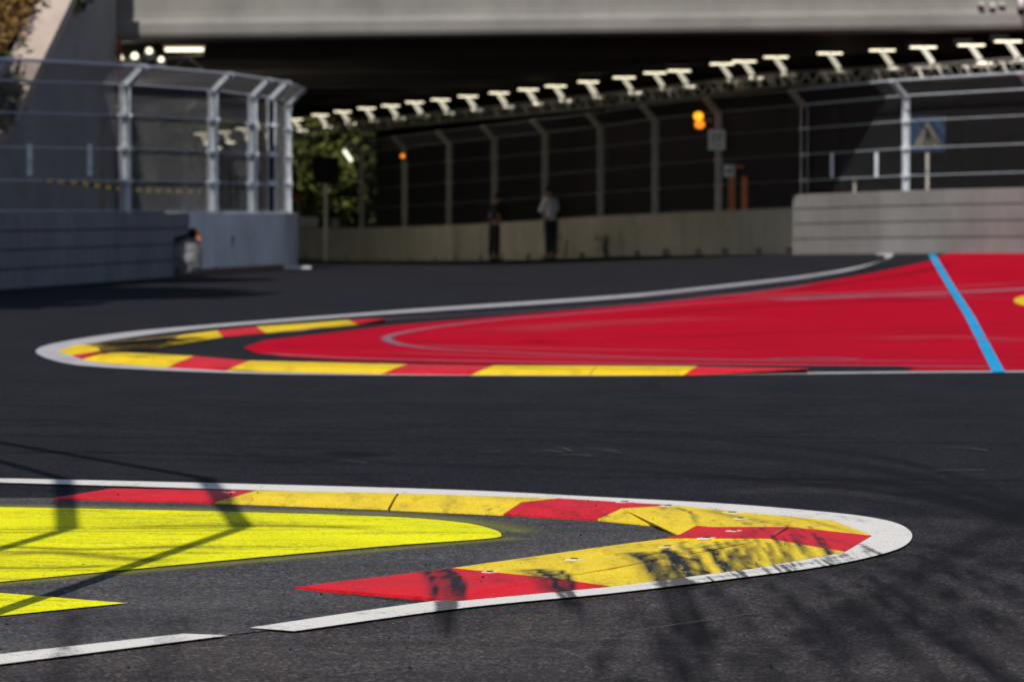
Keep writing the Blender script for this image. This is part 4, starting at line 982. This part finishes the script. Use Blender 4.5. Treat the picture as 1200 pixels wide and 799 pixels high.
# ------------------------------------------------------------------ things far behind the tunnel mouth
def tree(loc, h, cr, m, label, n=5000, ls=.16, seed=1, cat='tree', group=None, low=.25):
    rr = random.Random(seed); x, y, z = loc; T = tag(empty('tree', loc), label, cat, group)
    MB().tube([(x, y, z-.2), (x+.1, y, z+h*.25), (x-.05, y+.05, z+h*.5), (x, y, z+h*.8)], [.035*h, .026*h, .018*h, .006*h], 8).build('trunk', M_BARK, T)
    cl = []
    for k in range(13):
        a = rr.uniform(0, 6.28); d = rr.uniform(.1, .85)*cr; zz = h*rr.uniform(low+.1, .92)
        c = Vector((x+d*math.cos(a), y+d*math.sin(a), z+zz)); cl.append((c, cr*rr.uniform(.3, .5)))
        MB().tube([(x, y, z+zz*.6), tuple(Vector((x, y, z+zz*.6)).lerp(c, .5)+Vector((0, 0, .1))), tuple(c)], [.012*h, .008*h, .003*h], 5).build('limb', M_BARK, T)
    def fn():
        c, r = rr.choice(cl); v = Vector((rr.gauss(0, 1), rr.gauss(0, 1), rr.gauss(0, .8))).normalized()*r*rr.random()**.4; return c+v
    leaves(n, fn, ls, rr).build('crown', m, T); return T
for i, (px, Y, h, cr, m) in enumerate(((175, 131, 8, 3.0, M_LEAFD), (235, 133, 7.5, 3.0, M_LEAF), (290, 131, 8, 3.0, M_LEAFD), (345, 130, 8, 2.6, M_LEAF), (385, 132, 8, 2.6, M_LEAF), (425, 134, 8, 3, M_LEAFD), (470, 132, 8, 3, M_LEAFD))):
    tree(((px-600)/F*Y, Y+4, g(0, Y)), h+7, cr+3, m, ['dark green tree beyond the tunnel, far left behind the fence', 'mid green tree beyond the tunnel behind the left fence', 'dark tree beyond the tunnel behind the fence corner', 'olive green tree just right of the left fence corner, beyond the tunnel', 'olive tree behind the square black board, beyond the tunnel', 'dark tree at the left end of the underpass wall', 'dark tree hidden behind the end of the underpass wall'][i], 16000, .17, i+20, low=-.05)
o = MB().add([(-60, 138, -1), (40, 138, -1), (40, 150, 9), (-60, 150, 9), (40, 200, 11), (-60, 200, 11)], [(0, 1, 2, 3), (3, 2, 4, 5)]).build('wooded_bank', M_LEAFD); tag(o, kind='structure')
o = leaves(12000, lambda: (lambda x, t: Vector((x, 138+12*t-.3, -1+10*t+rnd.gauss(0, .3))))(rnd.uniform(-26, 0), rnd.random()), .3, rnd).build('far_shrubs', M_LEAF); tag(o, 'dim green shrubs covering the bank beyond the tunnel', 'shrubs', kind='stuff')
# tents, boards and boxes behind the fence
M_TENT = plain('white_blue_canvas', (.78, .80, .88), .6, var=.1); M_RB = plain('faded_red_canvas', (.45, .06, .05), .6)
def gazebo(px, y0, y1, Y, w_, label, m):
    a = at(px, y0, Y); b = at(px, y1, Y); x = a.x; zt = b.z; zb = a.z; gz = g(x, Y); o = tag(empty('canopy_tent', (x, Y, gz)), label, 'tent')
    hw = w_/2
    MB().add([(x-hw, Y-hw, zb+.25), (x+hw, Y-hw, zb+.25), (x+hw, Y+hw, zb+.25), (x-hw, Y+hw, zb+.25), (x, Y, zt), (x-hw, Y-hw, zb), (x+hw, Y-hw, zb), (x+hw, Y+hw, zb), (x-hw, Y+hw, zb)],
             [(0, 1, 4), (1, 2, 4), (2, 3, 4), (3, 0, 4), (5, 6, 1, 0), (6, 7, 2, 1), (7, 8, 3, 2), (8, 5, 0, 3)]).build('canopy', m, o)
    for sx in (-1, 1):
        for sy in (-1, 1): MB().box(x+sx*(hw-.05)-.03, x+sx*(hw-.05)+.03, Y+sy*(hw-.05)-.03, Y+sy*(hw-.05)+.03, gz, zb+.2).build('leg', M_GALVD, o)
gazebo(286, 186, 166, 104, 1.3, 'pale blue white canopy tent seen through the left fence', M_TENT)
gazebo(246, 208, 186, 110, 1.1, 'whitish canopy tent further back, left of the pale blue tent', M_TENT)
def board(px0, py0, px1, py1, Y, m, label, name='banner_board'):
    a = at(px0, py1, Y); b = at(px1, py0, Y); o = tag(empty(name, (a.x, Y, g(a.x, Y))), label, 'banner')
    MB().box(a.x, b.x, Y, Y+.05, a.z, b.z).build('panel', m, o, bevel=.01)
    for x in (a.x+.05, b.x-.05): MB().box(x-.025, x+.025, Y+.055, Y+.10, g(a.x, Y), b.z).build('leg', M_GALVD, o)
board(240, 195, 256, 212, 100, M_RB, 'faded red board behind the left fence')
board(340, 226, 352, 235, 106, M_RB, 'small red board right of the left fence corner')
board(272, 188, 310, 205, 101, M_TENT, 'pale board under the canopy tent behind the left fence')
board(345, 254, 373, 275, 111, M_TENT, 'pale blue board above the left end of the long wall')
board(388, 256, 398, 268, 112, M_TENT, 'small dim board above the long wall, beside the pole')

# ------------------------------------------------------------------ people
def skin(name, joints, edges, m, parent, sub=2):
    names = list(joints); off = local(parent)
    me = bpy.data.meshes.new(name); me.from_pydata([tuple(Vector(joints[k][0])+off) for k in names], [(names.index(a), names.index(b)) for a, b in edges], [])
    o = link(name, me, m, parent); md = o.modifiers.new('skin', 'SKIN'); md.use_smooth_shade = True
    for i, k in enumerate(names):
        r = joints[k][1]; r = r if isinstance(r, tuple) else (r, r); me.skin_vertices[0].data[i].radius = r; me.skin_vertices[0].data[i].use_root = (i == 0)
    s = o.modifiers.new('sub', 'SUBSURF'); s.levels = sub; s.render_levels = sub
    return o
M_SKIN = plain('skin', (.36, .17, .11), .5, var=.08); M_HAIR = plain('dark_hair', (.02, .014, .01), .6); M_NAVY = plain('navy_cloth', (.012, .014, .028), .8, var=.2)
M_SHIRT = plain('white_shirt_cloth', (.88, .86, .93), .8, var=.05, scale=9, bump=.3); M_TROU = plain('dark_trouser_cloth', (.012, .013, .022), .8, var=.2); M_SHOE = plain('dark_shoe', (.012, .012, .016), .5)
def person(loc, hgt, yaw, arms, top_m, label, lean=.0, head_down=.05, sleeve='long'):
    P = empty('person', loc); tag(P, label, 'person'); P.rotation_euler.z = yaw; k = hgt/1.75
    # local frame: x = right, y = facing direction (forward)
    J = {}
    def V(x, y, z): return (x*k, (y+lean*max(0, z-.9))*k, z*k)
    J['pelvis'] = (V(0, 0, .93), (.15*k, .10*k)); J['waist'] = (V(0, 0, 1.08), (.14*k, .10*k)); J['chest'] = (V(0, .01, 1.28), (.17*k, .12*k)); J['collar'] = (V(0, 0, 1.42), (.11*k, .08*k))
    J['neck'] = (V(0, .02, 1.50), .055*k); J['skull'] = (V(0, .04+head_down*.5, 1.60), (.075*k, .085*k)); J['crown'] = (V(0, .03+head_down, 1.68), (.065*k, .075*k))
    E = [('pelvis', 'waist'), ('waist', 'chest'), ('chest', 'collar'), ('collar', 'neck'), ('neck', 'skull'), ('skull', 'crown')]
    for s, n in ((-1, 'l'), (1, 'r')):
        J['hip'+n] = (V(.10*s, 0, .88), .085*k); J['knee'+n] = (V(.11*s, .02 if s > 0 else -.03, .48), .058*k); J['ank'+n] = (V(.12*s, .0 if s > 0 else -.05, .09), .04*k); J['toe'+n] = (V(.14*s, .16 if s > 0 else .10, .035), .032*k)
        sh, el, wr, ha = arms[s]
        J['sho'+n] = (V(.19*s, 0, 1.40), .055*k); J['elb'+n] = (V(*el), .042*k); J['wri'+n] = (V(*wr), .028*k); J['pal'+n] = (V(*ha), .034*k)
        E += [('pelvis', 'hip'+n), ('hip'+n, 'knee'+n), ('knee'+n, 'ank'+n), ('ank'+n, 'toe'+n), ('collar', 'sho'+n), ('sho'+n, 'elb'+n), ('elb'+n, 'wri'+n), ('wri'+n, 'pal'+n)]
        w0 = Vector(J['wri'+n][0]); pd = Vector(J['pal'+n][0]); d = (pd-w0).normalized(); sd = d.orthogonal().normalized()
        sd = Vector((-d.y, d.x, 0)).normalized() if abs(d.z) < .9 else Vector((0, 1, 0))
        for f in range(4):
            b0 = pd+d*.03*k+sd*(.024-.016*f)*k; ln = (.065, .075, .07, .055)[f]*k; cur = Vector((0, 0, -.02 if abs(d.z) < .9 else 0))
            J[f'f{f}a{n}'] = (tuple(b0+d*ln*.5), .010*k); J[f'f{f}b{n}'] = (tuple(b0+d*ln+cur*k+Vector((-.012*s, 0, 0))), .008*k); E += [('pal'+n, f'f{f}a{n}'), (f'f{f}a{n}', f'f{f}b{n}')]
        J['tha'+n] = (tuple(pd+sd*.045*k), .011*k); J['thb'+n] = (tuple(pd+sd*.06*k+d*.04*k), .009*k); E += [('pal'+n, 'tha'+n), ('tha'+n, 'thb'+n)]
    skin('body', J, E, M_SKIN, None).parent = P
    c = lambda a, m_, dr: (J[a][0], tuple(x+dr*k for x in (J[a][1] if isinstance(J[a][1], tuple) else (J[a][1],)*2)))
    # shirt
    Sj = {a: c(a, 0, .016) for a in ('waist', 'pelvis', 'chest', 'collar')}; Se = [('waist', 'pelvis'), ('waist', 'chest'), ('chest', 'collar')]
    for n in 'lr':
        Sj['sho'+n] = c('sho'+n, 0, .016); Sj['elb'+n] = c('elb'+n, 0, .018)
        if sleeve == 'short': Sj['elb'+n] = (tuple(Vector(J['sho'+n][0]).lerp(Vector(J['elb'+n][0]), .75)), .06*k)
        Se += [('collar', 'sho'+n), ('sho'+n, 'elb'+n)]
        if sleeve == 'long': Sj['wri'+n] = (tuple(Vector(J['elb'+n][0]).lerp(Vector(J['wri'+n][0]), .9)), .042*k); Se += [('elb'+n, 'wri'+n)]
    skin('shirt', Sj, Se, top_m, None).parent = P
    Tj = {'pelvis': (V(0, 0, .97), (.155*k, .112*k))}; Te = []
    for n in 'lr':
        Tj['hip'+n] = c('hip'+n, 0, .02); Tj['knee'+n] = c('knee'+n, 0, .022); Tj['ank'+n] = (J['ank'+n][0], .062*k); Te += [('pelvis', 'hip'+n), ('hip'+n, 'knee'+n), ('knee'+n, 'ank'+n)]
    skin('trousers', Tj, Te, M_TROU, None).parent = P
    for n in 'lr':
        a = Vector(J['ank'+n][0]); t = Vector(J['toe'+n][0])
        skin('shoe', {'heel': ((a.x, a.y-.04*k, .045*k), .045*k), 'mid': (((a.x+t.x)/2, (a.y+t.y)/2, .045*k), .045*k), 'toe': ((t.x, t.y+.03*k, .035*k), .036*k)}, [('heel', 'mid'), ('mid', 'toe')], M_SHOE, None).parent = P
    hd = Vector(J['skull'][0]); cr = Vector(J['crown'][0])
    mb = MB(); mb.ball((cr.x, cr.y-.018*k, cr.z+.008*k), .088*k, .098*k, .085*k, 14, 10)
    mb.v = [v if (v[1] < cr.y+.02*k or v[2] > cr.z+.03*k) else (v[0]*.7, min(v[1], cr.y+.04*k), max(v[2], cr.z+.02*k)) for v in mb.v]
    mb.build('hair', M_HAIR, None, smooth=True).parent = P
    fy = hd.y+.082*k; f = MB(); f.ball((0, fy+.012*k, hd.z+.005*k), .013*k, .02*k, .022*k, 8, 6); f.build('nose', M_SKIN, None, smooth=True).parent = P
    for s in (-1, 1):
        MB().ball((s*.03*k, fy-.004*k, hd.z+.035*k), .011*k, .008*k, .007*k, 8, 6).build('eye', M_HAIR, None).parent = P
        MB().ball((s*.083*k, hd.y, hd.z+.01*k), .012*k, .02*k, .03*k, 8, 6).build('ear', M_SKIN, None, smooth=True).parent = P
    MB().box(-.022*k, .022*k, fy-.01*k, fy+.001*k, hd.z-.04*k, hd.z-.033*k).build('mouth', plain('lips', (.25, .08, .07), .6), None).parent = P
    return P
pA = U(581, 306); pB = U(645, 305)
def gp(px, py): 
    s = sc(px); p = wp(px, -.5); return Vector(((px-600)/F*p.y, p.y, g((px-600)/F*p.y, p.y)))
person(gp(579, 306), 1.78, -1.15, {-1: (0, (-.24, -.02, 1.14), (-.16, .14, .94), (-.10, .20, .88)), 1: (0, (.24, .02, 1.13), (.17, .18, .93), (.11, .25, .87))}, M_NAVY, 'person in dark clothes standing side-on with hands low in front', .04, .06, 'short')
person(gp(645, 305), 1.83, .75, {-1: (0, (-.28, .04, 1.16), (-.12, .24, 1.20), (-.05, .28, 1.22)), 1: (0, (.28, .04, 1.16), (.12, .25, 1.14), (.05, .30, 1.14))}, M_SHIRT, 'person in white shirt and dark trousers standing with arms folded by the wall', .02, .06, 'long')

# ------------------------------------------------------------------ the trackside fence whose shadow falls on the lime paint, and the trees that shade the far left
tanE = math.tan(math.radians(SUN_EL)); SH = Vector((SUN_DIR[0], SUN_DIR[1], 0))/tanE
def lift(gx, gy, h): return Vector((gx, gy, h))-SH*h+Vector((0, 0, 0))
def lp(px, py, h): q_ = U(px, py); return Vector((q_.x, q_.y, h))-Vector((SH.x*h, SH.y*h, 0))
NF = tag(empty('trackside_fence', (-3, 9, 0)), 'trackside fence outside the frame whose bent posts cast shadows over the lime paint', 'fence')
HT = 3.2; HA = 3.8
for (b_, t_, a_, s_) in (((-20, 735), (285, 620), (240, 560), (-60, 508)), ((-290, 735), (80, 622), (75, 561), (-60, 524)), ((-560, 735), (-125, 624), (-90, 562), (-300, 520))):
    top_ = lp(*t_, HT); tip_ = lp(*a_, HA); gb = U(*t_)-Vector((.19, .98, 0))*3.1
    base_ = Vector((gb.x, gb.y, 0)); po = MB().bar(base_, top_, .07, .05).build('post', M_GALV, NF)
    MB().bar(top_, tip_, .07, .06).build('post_arm', M_GALV, po)
    MB().bar(tip_, lp(*s_, HA+.1), .045, .045).build('stay', M_GALV, NF)
for (a_, b_, h_, r_) in (((290, 620), (-200, 624), HT, .008), ((290, 623), (-200, 627.5), HT, .008), ((240, 558.5), (-100, 564), HA, .010), ((240, 561), (-100, 567), HA, .008)):
    MB().tube([lp(*a_, h_), lp(*b_, h_)], r_, 6).build('cable', M_GALV, NF)
for i, (x, y, h) in enumerate(((-13.5, 42, 17), (-14, 48, 18), (-20, 46, 17), (-13, 37, 16))):
    tree((x, y, 0), h, 5.6, M_LEAFD, ['tall tree outside the frame at the left, second nearest the camera', 'tall tree outside the frame at the left, beside the wing wall', 'tall tree outside the frame at the left, farthest from the track', 'tall tree outside the frame at the left, nearest the camera'][i], 6500, .5, 60+i, low=.42, group='tall trees outside the frame at the left')
